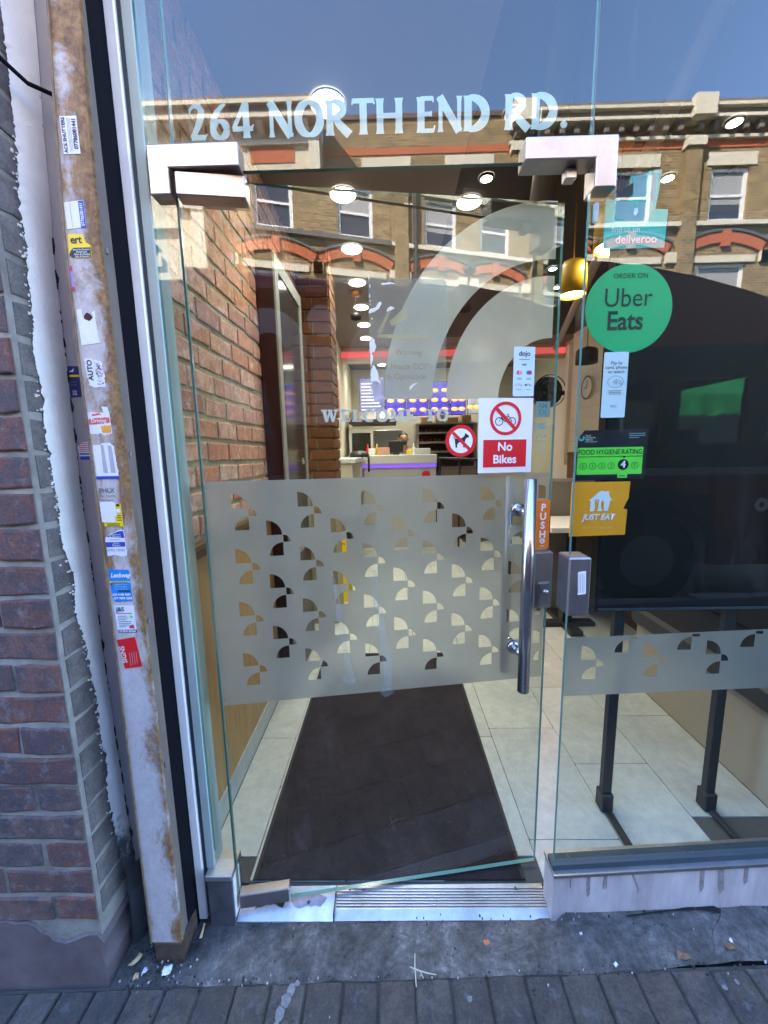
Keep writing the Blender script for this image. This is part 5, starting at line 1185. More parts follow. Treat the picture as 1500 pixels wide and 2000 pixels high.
# yellow wet-floor sign
ys = thing('wet_floor_sign', 'yellow folding wet floor sign standing by the wooden panelling', 'floor sign', (-.53, 2.80, .031))
ym = plain('yellow plastic', (.78, .56, .01), .4)
for sg in (-1, 1):
    b = MB(); b.add([(-.12, sg * .16, 0), (.12, sg * .16, 0), (.085, sg * .012, .66), (-.085, sg * .012, .66), (-.12, sg * .172, 0), (.12, sg * .172, 0), (.085, sg * .024, .66), (-.085, sg * .024, .66)], [(0, 1, 2, 3), (4, 5, 6, 7), (0, 1, 5, 4), (1, 2, 6, 5), (2, 3, 7, 6), (3, 0, 4, 7)]); b.fix = True; b.build('leaf', ym, ys)
o = text(ys, 'CAUTION', .036, blk, 0, 0, 0, bold=.0005); o.location = (0, -.052, .55); o.rotation_euler.x = R(-13)
o = text(ys, 'WET', .05, blk, 0, 0, 0, bold=.0005); o.location = (0, -.112, .28); o.rotation_euler.x = R(-13)

# ---------------------------------------------------------------- counter and kitchen
ct = thing('service_counter', 'white service counter with violet edge lighting at the back', 'counter', (0, 0, 0))
MB().cbox(-.60, .70, 4.80, 5.35, 1.30, 1.43, .006).build('worktop', white_lam, ct); MB().box(-.58, .69, 4.83, 5.33, .03, 1.24).build('front', plain('pale counter front', (.52, .5, .5), .5), ct); MB().box(-.59, .695, 4.815, 5.34, 1.2405, 1.2995).build('light_strip', emit('violet led', (.30, .14, 1.0), .05), ct)
lg = thing('side_ledge', 'white ledge along the left wall before the counter', 'shelf', (0, 0, 0)); MB().cbox(-.684, -.36, 3.2, 4.78, 1.36, 1.41, .005).build('shelf_top', white_lam, lg); MB().box(-.684, -.40, 3.22, 4.76, .9, 1.359).build('support', wall_cream, lg)
b = MB(); b.lathe([(.0001, 1.50), (.09, 1.49), (.13, 1.45), (.14, 1.412), (.0001, 1.411)], -.40, 4.25, 20); bag = tag(b.build('black_bag', black_metal, None, True), 'black bag slumped on the white ledge', 'bag'); MB().tube([(-.30, 4.2, 1.46), (-.27, 4.17, 1.40), (-.27, 4.17, 1.22)], .014, 8).build('strap', black_metal, bag)
for i, (x, w) in enumerate(((-.60, .22), (-.27, .27))):
    pass
ps = tag(MB().box(-.684, -.676, 2.9, 4.6, 1.55, 2.45).build('wall_poster', plain('pink red poster', (.46, .16, .14), .5, var=.5, vscale=6)), 'long red and white poster on the left wall past the pillar', 'poster')
MB().box(-.6755, -.672, 3.0, 4.5, 1.62, 1.95).build('white_panel', white_lam, ps)
fz = thing('drinks_fridge', 'pale framed glass cabinet on the counter at the left', 'fridge', (-.44, 5.5, 1.431))
for x in (-.17, .17): MB().box(x - .02, x + .02, -.2, .2, 0, .36).build('side_frame', white_lam, fz)
MB().box(-.19, .19, -.2, .2, .3605, .42).build('top_frame', white_lam, fz); MB().box(-.15, .15, -.19, .19, .0, .04).build('shelf', white_lam, fz); MB().box(-.149, .149, .15, .19, .041, .36).build('back_panel', wall_cream, fz); MB().box(-.149, .149, -.19, -.186, .041, .36).build('glass_front', glass_far, fz)
fz.location.z = 1.42
hd = tag(MB().prismY([(5.2, 1.92), (5.9, 1.92), (5.9, 2.12), (5.45, 2.12), (5.2, 1.98)], -.62, .12).build('cooker_hood', plain('dark hood', (.06, .03, .025), .4)), 'dark cooker hood hanging over the cooking area', 'hood')
tl = thing('till_screen', 'black till screen on the counter in front of the person', 'till', (.11, 5.02, 1.43)); MB().cbox(-.115, .105, -.015, .02, .035, .21, .005).build('screen', black_metal, tl); MB().cbox(-.05, .05, -.05, .05, .0, .036, .004).build('stand', black_metal, tl)
for i, (x, m_, w_, h_, lab) in enumerate(((-.08, plain('peach box', (.62, .33, .22), .6), .09, .11, 'peach paper box beside the till screen'), (-.26, white_lam, .05, .10, 'white cup stack left of the peach box'), (.30, yellow, .035, .07, 'yellow charity tub beside the person at the counter'), (.50, plain('grey carton', (.48, .5, .5), .5), .12, .09, 'grey carton on the counter below the oven'))):
    o = tag(MB().cbox(x - w_, x + w_, 4.95, 5.08, 1.431, 1.431 + h_, .006).build(('paper_box', 'cup_stack', 'charity_tub', 'carton')[i], m_), lab, 'container')
ov = thing('oven_rack', 'steel heated cabinet with shelves of food behind the counter', 'oven', (0, 0, 0))
sm_ = steel_mat('kitchen steel', (.5, .46, .42), .3)
for x in (.46, 1.40): MB().box(x - .025, x + .025, 5.45, 5.95, .03, 1.92).build('side_frame', sm_, ov)
MB().box(.486, 1.374, 5.9, 5.94, .03, 1.90).build('back_panel', plain('oven interior', (.10, .06, .04), .5), ov)
for z in (1.0, 1.45, 1.60, 1.75, 1.90): MB().box(.486, 1.374, 5.44, 5.895, z, z + .03).build('shelf', sm_, ov)
b = MB()
for i in range(22): x = .54 + (i % 11) * .076; z = 1.632 if i < 11 else 1.782; b.lathe([(.0001, z + .05), (.026, z + .036), (.03, z)], x, 5.6 + .05 * (i % 3), 8)
b.build('food_tray', plain('fried food', (.33, .15, .05), .6), ov, True)
bxm = plain('brown carton', (.34, .20, .10), .8)
for i, (x, w_, h_, lab) in enumerate(((.62, .09, .10, 'brown carton leftmost on top of the oven'), (.84, .07, .14, 'tall brown carton second on top of the oven'), (1.05, .09, .09, 'low brown carton third on top of the oven'), (1.27, .08, .12, 'brown carton rightmost on top of the oven'))):
    tag(MB().cbox(x - w_, x + w_, 5.55, 5.75, 1.9315, 1.9315 + h_, .006).build('carton', bxm), lab, 'carton', 'cartons on top of the oven')
for i, (x, m_, lab) in enumerate(((-.33, red_p, 'red sauce bottle on the counter left of the till'), (-.19, yellow, 'yellow sauce bottle on the counter left of the till'), (.38, white_lam, 'white sauce bottle on the counter right of the person'))):
    bt = MB(); bt.lathe([(.0001, 1.431), (.026, 1.431), (.026, 1.53), (.012, 1.56), (.008, 1.60), (.0001, 1.602)], x, 5.12, 12); tag(bt.build('sauce_bottle', m_, None, True), lab, 'bottle', 'sauce bottles on the counter')
fr2 = thing('fryer', 'dark steel fryer against the back wall behind the person', 'fryer', (-.05, 6.3, .03))
MB().cbox(-.35, .35, -.25, .25, 0, 1.45, .01).build('cabinet', sm_, fr2); MB().cbox(-.33, .33, -.27, -.252, 1.0, 1.40, .01).build('control_panel', plain('dark panel', (.03, .03, .035), .4), fr2)
for x in (-.18, .18): MB().tube([(x, -.1, 1.47), (x, -.42, 1.58)], .012, 8).build('basket_handle', black_metal, fr2)
MB().cbox(-.30, .30, .05, .24, 1.451, 1.85, .01).build('splash_back', plain('grey steel sheet', (.30, .31, .31), .35, metal=.5), fr2)
ra = thing('queue_rail', 'dark steel queue rail and glass panel right of the counter', 'railing', (0, 0, 0)); MB().tube([(.72, 4.75, 1.37), (1.30, 4.75, 1.34)], .02, 8).build('top_rail', black_metal, ra)
for x in (.74, 1.02, 1.28): MB().tube([(x, 4.75, .03), (x, 4.75, 1.36)], .015, 8).build('post', black_metal, ra)
MB().box(.755, 1.27, 4.745, 4.752, .3, 1.25).build('infill_panel', plain('brown infill', (.16, .11, .08), .5), ra)
tag(MB().prism(rrect(.48, 1.08, .60, 1.19, .05), 4.80, 4.826).build('red_badge', red_p), 'small red badge on the counter front', 'badge')
# menu screens
def screen_mat(name, c, s_):
    m, nt, b_ = new_mat(name)
    n = noise(nt, 9, 3, .6, stretch=(1, 1, 1)); r = ramp(nt, n.outputs['Fac'], [(.35, tuple(x * .55 for x in c)), (.65, tuple(min(1, x * 1.4) for x in c))])
    b_.inputs['Base Color'].default_value = (.02, .02, .03, 1); nt.links.new(r.outputs[0], b_.inputs['Emission Color']); b_.inputs['Emission Strength'].default_value = s_
    return m
vio = screen_mat('violet menu glow', (.06, .035, .42), .15); lav = screen_mat('lavender menu glow', (.26, .24, .52), .1); whs = screen_mat('white menu glow', (.5, .46, .46), .09)
fo1 = emit('orange food glow', (.9, .36, .08), .10); fo2 = emit('yellow food glow', (.95, .62, .25), .11); wl = emit('white text glow', (.8, .8, .9), .1)
def menu(x0, x1, z0, z1, y, mat, label, kind):
    t = thing('menu_screen', label, 'menu screen', ((x0 + x1) / 2, y, z0), 'menu screens over the counter'); hw = (x1 - x0) / 2; h = z1 - z0
    MB().cbox(-hw, hw, 0, .04, 0, h, .004).build('bezel', black_metal, t); MB().box(-hw + .008, hw - .008, -.003, -.0002, .008, h - .008).build('screen', mat, t)
    if kind == 'food':
        for r_ in range(3):
            for q in range(2):
                cx_ = -hw * .48 + q * hw * .96; cz_ = h * (.18 + .28 * r_); b = MB(); b.disc(cx_, cz_, .062, -.0045, 16, 0, .55); b.disc(cx_ - .015, cz_ + .012, .036, -.0055, 12, 1, .5); b.build('food_picture', [fo1, fo2], t)
    else:
        b = MB()
        for r_ in range(9): b.rect(-hw * .85, h * (.12 + .09 * r_), hw * rnd.uniform(-.1, .7), h * (.12 + .09 * r_) + .014, -.0045)
        b.build('text_line', wl if mat is lav else fo1, t)
    return t
menu(-.50, -.062, 2.13, 2.74, 6.02, lav, 'lavender list menu screen, leftmost over the counter', 'list')
menu(-.055, .315, 2.09, 2.66, 6.0, vio, 'violet food menu screen right of the list screen', 'food')
menu(.325, .70, 2.09, 2.66, 6.0, vio, 'violet food menu screen above the oven', 'food')
menu(.71, 1.07, 2.09, 2.66, 6.0, vio, 'violet food menu screen behind the second emblem arc', 'food')
menu(1.08, 1.34, 2.09, 2.66, 6.0, vio, 'violet food menu screen behind the bike sign', 'food')
menu(1.36, 1.58, 2.10, 2.75, 5.98, whs, 'white food menu panel, rightmost over the counter', 'food')
fn = thing('wall_fan', 'dark round wall fan beyond the cream tiles', 'fan', (2.05, 4.2, 2.2)); b = MB()
for r_ in (.10, .15, .20): b.tube([(r_ * math.cos(i * math.pi / 12), -.05, r_ * math.sin(i * math.pi / 12)) for i in range(25)], .006, 6, caps=False)
b.build('cage', black_metal, fn); b = MB()
for k_ in range(4):
    a = k_ * math.pi / 2; b.add([(0, -.02, 0), (.17 * math.cos(a), -.03, .17 * math.sin(a)), (.17 * math.cos(a + .7), -.01, .17 * math.sin(a + .7))], [(0, 1, 2)])
b.build('blade', plain('blue grey blade', (.12, .13, .16), .5), fn); MB().tube([(0, 0, 0), (0, .15, 0), (.5, .15, 0)], .03, 8).build('bracket', black_metal, fn); MB().tube([(0, .02, 0), (0, .10, 0)], .19, 24).build('backing_disc', plain('fan backing disc', (.07, .075, .09), .5), fn)  # dark disc added to keep the bright background from showing through

# ---------------------------------------------------------------- the person behind the counter
skin = plain('skin', (.42, .24, .16), .5); hairm = plain('dark hair', (.02, .014, .01), .6); shirt = plain('grey shirt', (.20, .21, .22), .8)
def skinned(name, verts, edges, rad, mat, parent, sub=2, root=0):
    me = bpy.data.meshes.new(name); me.from_pydata(verts, edges, []); me.materials.append(mat)
    o = link(name, me, parent); mo = o.modifiers.new('skin', 'SKIN')
    for i, r_ in enumerate(rad): me.skin_vertices[0].data[i].radius = r_ if isinstance(r_, tuple) else (r_, r_)
    me.skin_vertices[0].data[root].use_root = True
    s_ = o.modifiers.new('smooth', 'SUBSURF'); s_.levels = sub; s_.render_levels = sub
    mo.use_smooth_shade = True; return o
pe = thing('person', 'person with short dark hair and beard in a grey shirt behind the counter', 'person', (.235, 5.55, .03))
V = [(0, 0, .95), (0, 0, 1.12), (0, .01, 1.32), (0, .02, 1.45), (0, .015, 1.53), (0, 0, 1.58), (0, -.005, 1.66), (0, 0, 1.73),
     (.17, .02, 1.43), (.21, -.03, 1.18), (.17, -.22, 1.10), (.15, -.29, 1.12), (-.17, .02, 1.43), (-.21, -.03, 1.18), (-.17, -.22, 1.10), (-.15, -.29, 1.12),
     (.09, 0, .88), (.10, 0, .48), (.10, .01, .08), (.10, -.12, .04), (-.09, 0, .88), (-.10, 0, .48), (-.10, .01, .08), (-.10, -.12, .04)]
E_ = [(0, 1), (1, 2), (2, 3), (3, 4), (4, 5), (5, 6), (6, 7), (3, 8), (8, 9), (9, 10), (10, 11), (3, 12), (12, 13), (13, 14), (14, 15), (0, 16), (16, 17), (17, 18), (18, 19), (0, 20), (20, 21), (21, 22), (22, 23)]
rd = [(.15, .10), (.15, .10), (.17, .11), (.13, .09), .055, (.072, .085), (.078, .096), (.06, .075), .062, .045, .036, .03, .062, .045, .036, .03, .085, .06, .045, .04, .085, .06, .045, .04]
skinned('body', V, E_, rd, skin, pe)
skinned('shirt', [V[0], V[1], V[2], (0, .02, 1.46), (.17, .02, 1.43), (.20, -.01, 1.28), (-.17, .02, 1.43), (-.20, -.01, 1.28)], [(0, 1), (1, 2), (2, 3), (3, 4), (4, 5), (3, 6), (6, 7)], [(.18, .13), (.18, .13), (.195, .135), (.15, .115), .082, .068, .082, .068], shirt, pe)
skinned('trousers', [(0, 0, 1.0), (.09, 0, .88), (.10, 0, .48), (.10, .01, .10), (-.09, 0, .88), (-.10, 0, .48), (-.10, .01, .10)], [(0, 1), (1, 2), (2, 3), (0, 4), (4, 5), (5, 6)], [(.165, .12), .10, .075, .062, .10, .075, .062], plain('dark trousers', (.02, .02, .03), .8), pe)
b = MB()
def ell(b, c_, r_, a0=0, n=14, m=9, ph0=-90, ph1=90):
    o_ = len(b.v)
    for i in range(m + 1):
        p_ = R(ph0 + (ph1 - ph0) * i / m)
        for k_ in range(n): t_ = 2 * math.pi * k_ / n; b.v.append((c_[0] + r_[0] * math.cos(p_) * math.cos(t_), c_[1] + r_[1] * math.cos(p_) * math.sin(t_), c_[2] + r_[2] * math.sin(p_)))
    for i in range(m):
        for k_ in range(n): b.f.append((o_ + i * n + k_, o_ + i * n + (k_ + 1) % n, o_ + (i + 1) * n + (k_ + 1) % n, o_ + (i + 1) * n + k_)); b.m.append(0)
    return b
ell(b, (0, .030, 1.700), (.079, .086, .066), ph0=-25).build('hair', hairm, pe, True); ell(MB(), (0, -.045, 1.592), (.060, .060, .042)).build('beard', hairm, pe, True)
b = MB(); ell(b, (0, -.104, 1.655), (.012, .02, .02)).build('nose', skin, pe, True); b = MB(); ell(b, (.083, .005, 1.65), (.012, .02, .03)); ell(b, (-.083, .005, 1.65), (.012, .02, .03)); b.build('ears', skin, pe, True)
b = MB(); ell(b, (.03, -.085, 1.672), (.009, .009, .006)); ell(b, (-.03, -.085, 1.672), (.009, .009, .006)); b.build('eyes', hairm, pe, True)
for sx_ in (1, -1):
    b = MB(); ell(b, (.15 * sx_, -.33, 1.115), (.042, .05, .016), n=10, m=6)
    for q in range(4): x = .15 * sx_ + (-.03 + .02 * q); b.tube([(x, -.365, 1.118), (x, -.405 - .004 * (q in (1, 2)), 1.112), (x, -.425 - .008 * (q in (1, 2)), 1.10)], [.0095, .009, .008], 7)
    b.tube([(.15 * sx_ - .035 * sx_, -.32, 1.115), (.15 * sx_ - .06 * sx_, -.345, 1.11), (.15 * sx_ - .065 * sx_, -.37, 1.105)], [.011, .0105, .009], 7); b.build('hand', skin, pe, True)

# ---------------------------------------------------------------- street behind the camera: what the glass mirrors
def wall_grid(b, x0, x1, z0, z1, ops, y0, y1, mi=0):
    """a wall slab between y0 and y1 with rectangular openings"""
    xs_ = sorted({x0, x1, *[v for o in ops for v in o[:2] if x0 < v < x1]}); zs_ = sorted({z0, z1, *[v for o in ops for v in o[2:] if z0 < v < z1]})
    for xa, xb in zip(xs_, xs_[1:]):
        run = None
        for za, zb in zip(zs_, zs_[1:]):
            cx_, cz_ = (xa + xb) / 2, (za + zb) / 2
            if any(o[0] < cx_ < o[1] and o[2] < cz_ < o[3] for o in ops):
                if run: b.box(xa, xb, y0, y1, *run, mi); run = None
            else: run = (run[0], zb) if run else (za, zb)
        if run: b.box(xa, xb, y0, y1, *run, mi)
    return b
def stock_mat():
    m, nt, b_ = new_mat('yellow stock brickwork')
    tc = nt.nodes.new('ShaderNodeTexCoord'); mp = nt.nodes.new('ShaderNodeMapping'); mp.inputs['Rotation'].default_value = (R(90), 0, 0)
    br = nt.nodes.new('ShaderNodeTexBrick'); br.inputs['Scale'].default_value = 1; br.inputs['Brick Width'].default_value = .23; br.inputs['Row Height'].default_value = .078; br.inputs['Mortar Size'].default_value = .008
    br.inputs['Color1'].default_value = (.30, .205, .095, 1); br.inputs['Color2'].default_value = (.16, .108, .052, 1); br.inputs['Mortar'].default_value = (.34, .28, .18, 1)
    nt.links.new(tc.outputs['Object'], mp.inputs[0]); nt.links.new(mp.outputs[0], br.inputs['Vector'])
    n = noise(nt, 2.5, 6, .7); r = ramp(nt, n.outputs['Fac'], [(.3, (.65, .62, .58)), (.7, (1.2, 1.15, 1.05))])
    nt.links.new(mixc(nt, .9, br.outputs[0], r.outputs[0], 'MULTIPLY'), b_.inputs['Base Color']); b_.inputs['Roughness'].default_value = .9
    return m
stock = stock_mat(); cream = plain('cream stucco', (.58, .50, .36), .8, var=.12, vscale=3); stone = plain('cream stone', (.60, .54, .42), .8, var=.1, vscale=4); redbr = plain('orange red brick', (.42, .11, .045), .85, var=.2, vscale=20); sooty = plain('sooty shaded render', (.17, .145, .12), .85, var=.2); leadg = plain('lead grey', (.10, .10, .10), .7, var=.2); shopd = plain('shop dark', (.03, .03, .035), .3)  # sooty: grime, darkened further to deepen the shading between cornice ledges
YF = -12.0
def sash(parent, x0, x1, z0, z1, y):
    w = MB(); w.box(x0, x0 + .10, y - .16, y - .08, z0, z1); w.box(x1 - .10, x1, y - .16, y - .08, z0, z1); w.box(x0 + .10, x1 - .10, y - .16, y - .08, z1 - .09, z1); w.box(x0 + .10, x1 - .10, y - .16, y - .08, z0, z0 + .10); w.box(x0 + .10, x1 - .10, y - .155, y - .085, (z0 + z1) / 2 - .035, (z0 + z1) / 2 + .035)
    o = w.build('window', white_lam, parent)
    if rnd.random() < .6: zz = z0 + (z1 - z0) * rnd.choice((.35, .5, .7)); MB().box(x0 + .105, x1 - .105, y - .128, y - .124, zz, z1 - .1).build('blind', plain('faded blind', (.30, .30, .30), .8), o)
    MB().box(x0 + .10, x1 - .10, y - .14, y - .13, z0 + .1, z1 - .09).build('pane', plain('dark sash glass', (.04, .05, .07), .06), o); return o
def lintel(parent, cx_, hw, z0, z1, y): MB().box(cx_ - hw, cx_ + hw, y - .05, y + .03, z0, z1).build('lintel', stone, parent)
def red_arch(parent, cx_, hw, zs, zt, y, th=.30):
    h = zt - th - zs; rr = (hw * hw + h * h) / (2 * h); a = math.degrees(math.asin(min(1, hw / rr))); cz_ = zt - th - rr
    def vous(r0, r1, p0, p1, mat, nm, a_=a, n=14):
        b = MB(); pts = [(cx_ + r0 * math.sin(R(-a_ + 2 * a_ * i / n)), cz_ + r0 * math.cos(R(-a_ + 2 * a_ * i / n))) for i in range(n + 1)]; pt2 = [(cx_ + r1 * math.sin(R(-a_ + 2 * a_ * i / n)), cz_ + r1 * math.cos(R(-a_ + 2 * a_ * i / n))) for i in range(n + 1)]
        for i in range(n):
            q = [pts[i], pts[i + 1], pt2[i + 1], pt2[i]]
            b.add([(x, p1, z) for x, z in q] + [(x, p0, z) for x, z in q], [(0, 1, 2, 3), (7, 6, 5, 4), (0, 4, 5, 1), (1, 5, 6, 2), (2, 6, 7, 3), (3, 7, 4, 0)])
        b.fix = True; b.build(nm, mat, parent)
    vous(rr, rr + th, y - .02, y + .06, redbr, 'arch'); vous(rr + th + .005, rr + th + .07, y - .02, y + .10, leadg, 'arch_hood')
    MB().box(cx_ - .12, cx_ + .12, y - .02, y + .11, zt - th - .12, zt + .03).build('keystone', redbr, parent)
def bay(parent, cx_, y, hw=.56):
    sash(parent, cx_ - hw, cx_ + hw, 8.10, 9.55, y)
    red_arch(parent, cx_, 1.08, 7.22, 7.80, y); MB().box(cx_ - .95, cx_ + .95, y - .05, y + .05, 6.95, 7.14).build('lintel', stone, parent); sash(parent, cx_ - .72, cx_ + .72, 5.0, 6.94, y)
    for s_ in (-1, 1): MB().box(cx_ + s_ * 1.22 - .15, cx_ + s_ * 1.22 + .15, y - .02, y + .10, 6.95, 7.24).build('capital', stone, parent)
def shop(parent, x0, x1, y, fas):
    MB().box(x0, x1, y - .1, y + .25, 3.6, 4.4).build('shop_fascia', fas, parent); MB().box(x0 + .2, x1 - .2, y - .3, y - .1, 0, 3.59).build('shop_window', shopd, parent)
def house(label, x0, x1, y, wins, ztop, kind, fas, pil=()):
    t = thing('terrace_house', label, 'building', ((x0 + x1) / 2, y, 0), 'terrace across the street'); t.location = (0, 0, 0)
    ops = [(c_ - .56, c_ + .56, 8.10, 9.55) for c_ in wins] + [(c_ - .72, c_ + .72, 5.0, 6.94) for c_ in wins]
    wall_grid(MB(), x0, x1, 4.4, ztop, ops, y - .45, y).build('wall', cream if kind == 'cream' else stock, t)
    MB().box(x0, x1, y - 7, y - .46, 0, ztop - .6).build('body', stock, t)
    wall_grid(MB(), x0, x1, 0, 4.4, [(x0 + .2, x1 - .2, .0, 3.6)], y - .45, y - .12).build('shop_wall', stock, t); shop(t, x0, x1, y, fas)
    for c_ in wins: bay(t, c_, y)
    MB().box(x0, x1, y, y + .16, 7.93, 8.05).build('string_course', leadg if kind == 'plain' else stone, t)
    if kind == 'cornice':
        for za, zb, d_ in ((10.24, 10.32, .12), (10.62, 10.70, .34), (10.86, 10.94, .40)): MB().box(x0, x1, y, y + d_, za, zb).build('cornice', stone, t)
        MB().box(x0, x1, y, y + .28, 10.7005, 10.8595).build('frieze', sooty, t); MB().box(x0, x1, y, y + .30, 10.9405, ztop).build('parapet', sooty, t)
        m_ = MB().box(-.07, .07, 0, .24, 0, .22).mesh('bracket', sooty); n = int((x1 - x0) / .42)
        for i in range(n): piece('bracket', m_, t, (x0 + .2 + i * .42, y, 10.39), (1, 1, 1))
        MB().box(x0, x1, y + .001, y + .02, 10.05, 10.235).build('red_band', redbr, t)
        for c_ in wins: lintel(t, c_, .72, 9.58, 9.92, y)
        for px in pil:
            MB().box(px - .22, px + .22, y, y + .17, 4.4, 10.22).build('pilaster', stock, t); MB().box(px - .27, px + .27, y, y + .24, 10.0, 10.235).build('pilaster_cap', stone, t); MB().box(px - .3, px + .3, y, y + .48, 10.60, 11.12).build('parapet_block', stone, t)
    elif kind == 'plain':
        MB().box(x0, x1, y - .02, y + .05, ztop - .12, ztop).build('coping', plain('brown coping', (.10, .06, .045), .8), t); MB().box(x0, x1, y + .001, y + .02, 10.12, 10.30).build('red_band', redbr, t)
        for c_ in wins: lintel(t, c_, .72, 9.62, 10.05, y)
    else:
        for za, zb, d_ in ((10.02, 10.14, .10), (10.46, 10.56, .42), (10.74, 10.84, .50)): MB().box(x0, x1, y, y + d_, za, zb).build('cornice', stone, t)
        MB().box(x0, x1, y, y + .40, 10.5605, 10.7395).build('frieze', sooty, t); MB().box(x0, x1, y, y + .3, 10.8405, ztop).build('parapet', sooty, t)
        m_ = MB().prismY([(0, 0), (.34, .22), (.34, .30), (0, .30)], -.09, .09).mesh('bracket', stone); n = int((x1 - x0) / .62)
        for i in range(n): piece('bracket', m_, t, (x0 + .3 + i * .62, y, 10.155), (1, 1, 1))
        for c_ in (x1 - 1.35, x1 - 3.6): MB().box(c_ - .62, c_ + .62, y + .001, y + .02, 9.6, 9.98).build('red_panel', redbr, t)
        MB().box(x1 - .30, x1, y, y + .12, 4.4, 10.44).build('pilaster', stone, t)
    return t
house('cream stucco terrace house with a bracketed cornice, leftmost in the reflection', -13.0, -1.80, -11.4, [-10.6, -7.9], 11.05, 'cream', plain('blue fascia', (.05, .08, .2), .5))
house('plain yellow brick terrace house with a flat parapet in the reflection', -1.79, 3.62, YF, [.05, 2.5], 11.15, 'plain', plain('red fascia', (.4, .03, .02), .5))
house('yellow brick terrace house with a stone cornice beside the flat parapet', 3.63, 8.82, YF, [5.35, 7.35], 11.08, 'cornice', plain('green fascia', (.04, .16, .08), .5), (3.95,))
house('yellow brick terrace house with a tall brick pilaster at the right of the reflection', 8.83, 14.0, YF, [10.15, 12.6], 11.08, 'cornice', MATS['blue fascia'], (8.95, 13.7))
house('yellow brick terrace house at the far right end of the street', 14.01, 22.0, YF, [15.6, 18.0, 20.4], 11.08, 'cornice', MATS['red fascia'], (14.3, 21.7))
t = tag(MB().tube([(4.42, -11.86, 4.4), (4.42, -11.86, 10.6)], .07, 10).build('downpipe', black_metal), 'black downpipe on the reflected brick terrace', 'downpipe')

# red bus standing behind the camera
bus = thing('city_bus', 'red single deck bus mirrored in the glass, in the shade', 'bus', (0, 0, 0))
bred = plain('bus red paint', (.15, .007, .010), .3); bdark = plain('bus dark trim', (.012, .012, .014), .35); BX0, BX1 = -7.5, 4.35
win_ops = [(1.70, 2.58, 1.50, 2.10), (2.74, 3.36, 1.50, 2.10), (3.56, 4.10, 1.50, 2.16), (-7.0, -5.6, 1.36, 2.42), (-5.5, -4.1, 1.36, 2.42), (-4.0, -2.6, 1.36, 2.42)]
def wheelgap(cx_): return (cx_ - .62, cx_ + .62, .20, 1.02)
for ya, yb, nm in ((-2.86, -2.80, 'near_side'), (-5.30, -5.24, 'far_side')):
    b = MB(); wall_grid(b, BX0, 1.6, .30, 2.86, win_ops + [wheelgap(2.55), wheelgap(-4.9)], ya, yb); wall_grid(b, 1.6, BX1, .30, 2.40, win_ops + [wheelgap(2.55)], ya, yb); b.build(nm, bred, bus)
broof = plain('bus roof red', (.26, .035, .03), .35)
b = MB(); b.prismY([(-5.30, 2.861), (-2.80, 2.861), (-2.80, 2.95), (-2.86, 3.08), (-3.05, 3.17), (-5.05, 3.17), (-5.24, 3.08), (-5.30, 2.95)], BX0, 1.599); b.build('roof', broof, bus)
b = MB(); b.prism([(1.6, 2.401), (BX1, 2.401), (BX1 - .12, 2.46)] + [(x, z) for x, z in ((3.95, 2.60), (3.6, 2.74), (3.2, 2.87), (2.8, 2.98), (2.4, 3.06), (2.0, 3.12), (1.6, 3.15))], -5.295, -2.802); b.build('roof_end', broof, bus)
MB().box(BX0 + .05, BX1 - .05, -5.2, -2.9, .30, .42).build('floor', bdark, bus); MB().box(BX0 - .04, BX0 - .001, -5.3, -2.8, .3, 2.86).build('end_panel', bred, bus); b = MB()
for ya, yb, za, zb in ((-5.3, -2.8, .3, 1.15), (-5.3, -2.8, 2.3, 2.40), (-5.3, -5.18, 1.15, 2.3), (-2.92, -2.8, 1.15, 2.3)): b.box(BX1 + .001, BX1 + .04, ya, yb, za, zb)
b.build('end_panel', bred, bus); MB().box(BX1 + .015, BX1 + .025, -5.18, -2.92, 1.15, 2.3).build('windscreen', glass_far, bus)
for i, o_ in enumerate(win_ops):
    for y in (-2.835, -5.275): MB().box(o_[0], o_[1], y - .005, y + .005, o_[2], o_[3]).build('window_pane', glass_far, bus)
MB().box(BX0, BX1, -2.798, -2.79, 1.20, 1.27).build('trim_band', plain('bus grey band', (.25, .25, .27), .5), bus)
for cx_ in (2.55, -4.9):
    for y in (-2.95, -5.1):
        w = MB().tube([(cx_, y - .14, .35), (cx_, y + .14, .35)], .48, 28).build('wheel', bdark, bus, False); MB().tube([(cx_, y + .141, .35), (cx_, y + .16, .35)], .26, 24).build('rim', plain('wheel rim', (.25, .25, .26), .4, metal=.5), w)
    MB().box(cx_ - .62, cx_ + .62, -3.4, -3.38, .2, 1.05).build('wheel_well', bdark, bus); b = MB()
    for i in range(16):
        a0, a1 = math.pi * i / 16, math.pi * (i + 1) / 16
        b.add([(cx_ + r_ * math.cos(a), y, .35 + r_ * 1.1 * math.sin(a)) for y in (-2.80, -2.785) for a in (a0, a1) for r_ in (.60, .68)], [(0, 1, 3, 2), (4, 6, 7, 5), (0, 4, 5, 1), (2, 3, 7, 6)])
    b.build('arch_trim', bdark, bus)
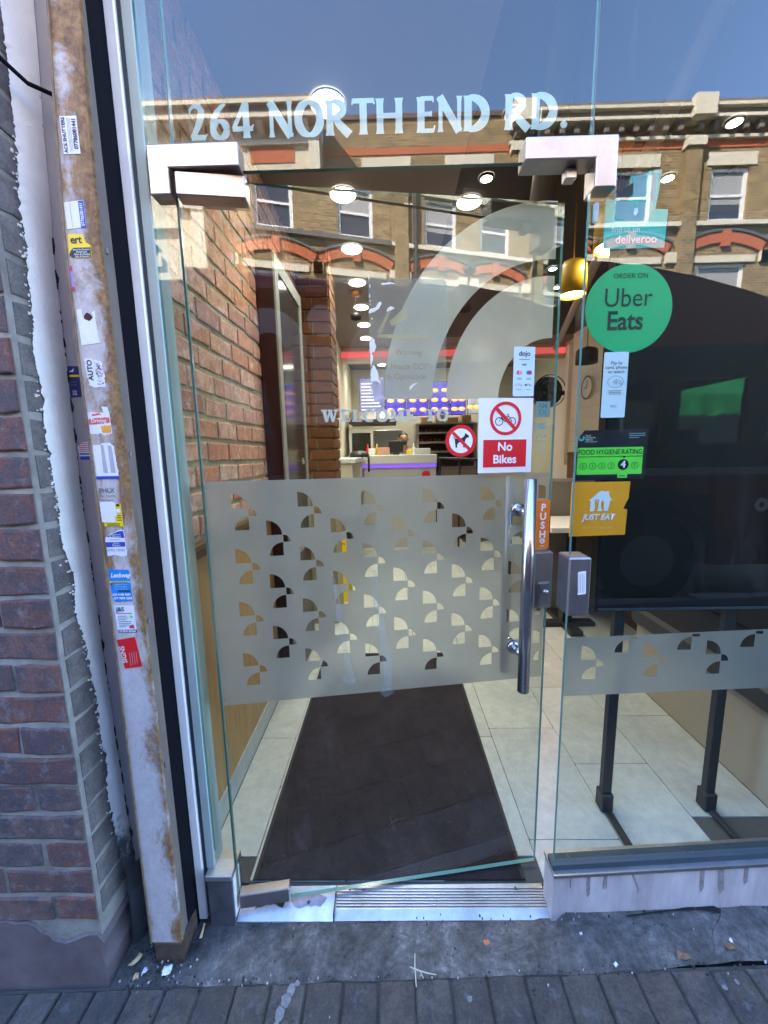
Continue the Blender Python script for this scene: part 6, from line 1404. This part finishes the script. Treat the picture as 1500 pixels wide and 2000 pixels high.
def bus_text(s_, size, x, z, bold): # faces the shop (+Y), mirrored back to reading order by the glass
    me = text_mesh(s_, size, MATS['bus white letters'], 0, 0, 0, bold=bold); o = link('lettering', me, bus); o.location = (x, -2.785, z); o.rotation_euler.z = R(180); return o
bl = plain('bus white letters', (.88, .89, .92), .5)
b = MB(); b.disc(.19, 2.70, .145, -2.785, 32); b.rect(.06, 1.75, .30, 2.49, -2.785); b.build('lettering', bl, bus)
for cx_ in (-.30, -.84):
    MB().ring(cx_, 2.45, .12, .33, -2.785, 0, 180, 24).rect(cx_ + .12, 1.75, cx_ + .33, 2.449, -2.785).build('lettering', bl, bus)
MB().rect(-.63, 1.75, -.42, 2.78, -2.7845).build('lettering', bl, bus)
MB().ring(.82, 2.35, .18, .40, -2.785, 60, 300, 28, k=1.05).build('lettering', bl, bus)
b = MB(); wall_grid(b, 1.35, 4.33, 1.271, 2.38, win_ops, -2.7995, -2.794); b.build('glazing_panel', plain('bus black glazing', (.012, .013, .014), .25), bus)
bus_text('effo', .24, 3.72, .92, .01)
for i in range(5): MB().box(1.9 + i * .45, 2.2 + i * .45, -4.6, -4.2, .9, 1.7).build('seat', bdark, bus)
# market stall with a green awning beyond the bus
ml = thing('market_stall', 'market stall with a green awning seen through the bus windows', 'market stall', (0, 0, 0)); gr = plain('green tarpaulin', (.03, .42, .14), .7, var=.2, vscale=3)
b = MB(); b.add([(5.9, -7.6, 2.55), (9.3, -7.6, 2.55), (9.3, -9.4, 3.25), (5.9, -9.4, 3.25)], [(0, 1, 2, 3)]); b.build('awning', gr, ml)
b = MB(); n = 24
for i in range(n + 1): x = 5.9 + 3.4 * i / n; b.v += [(x, -7.59 + .02 * math.sin(i * 1.7), 2.55), (x, -7.58 + .04 * math.sin(i * 1.7), 2.12 + .04 * math.sin(i * 2.6))]
for i in range(n): b.f.append((2 * i, 2 * i + 1, 2 * i + 3, 2 * i + 2)); b.m.append(0)
b.build('valance', gr, ml)
for x in (5.95, 9.25):
    for y in (-7.65, -9.35): MB().tube([(x, y, -.12), (x, y, 2.55 if y > -8 else 3.2)], .03, 8).build('pole', steel, ml)
MB().box(6.0, 9.2, -9.2, -7.8, .7, .78).build('stall_table', ply, ml)
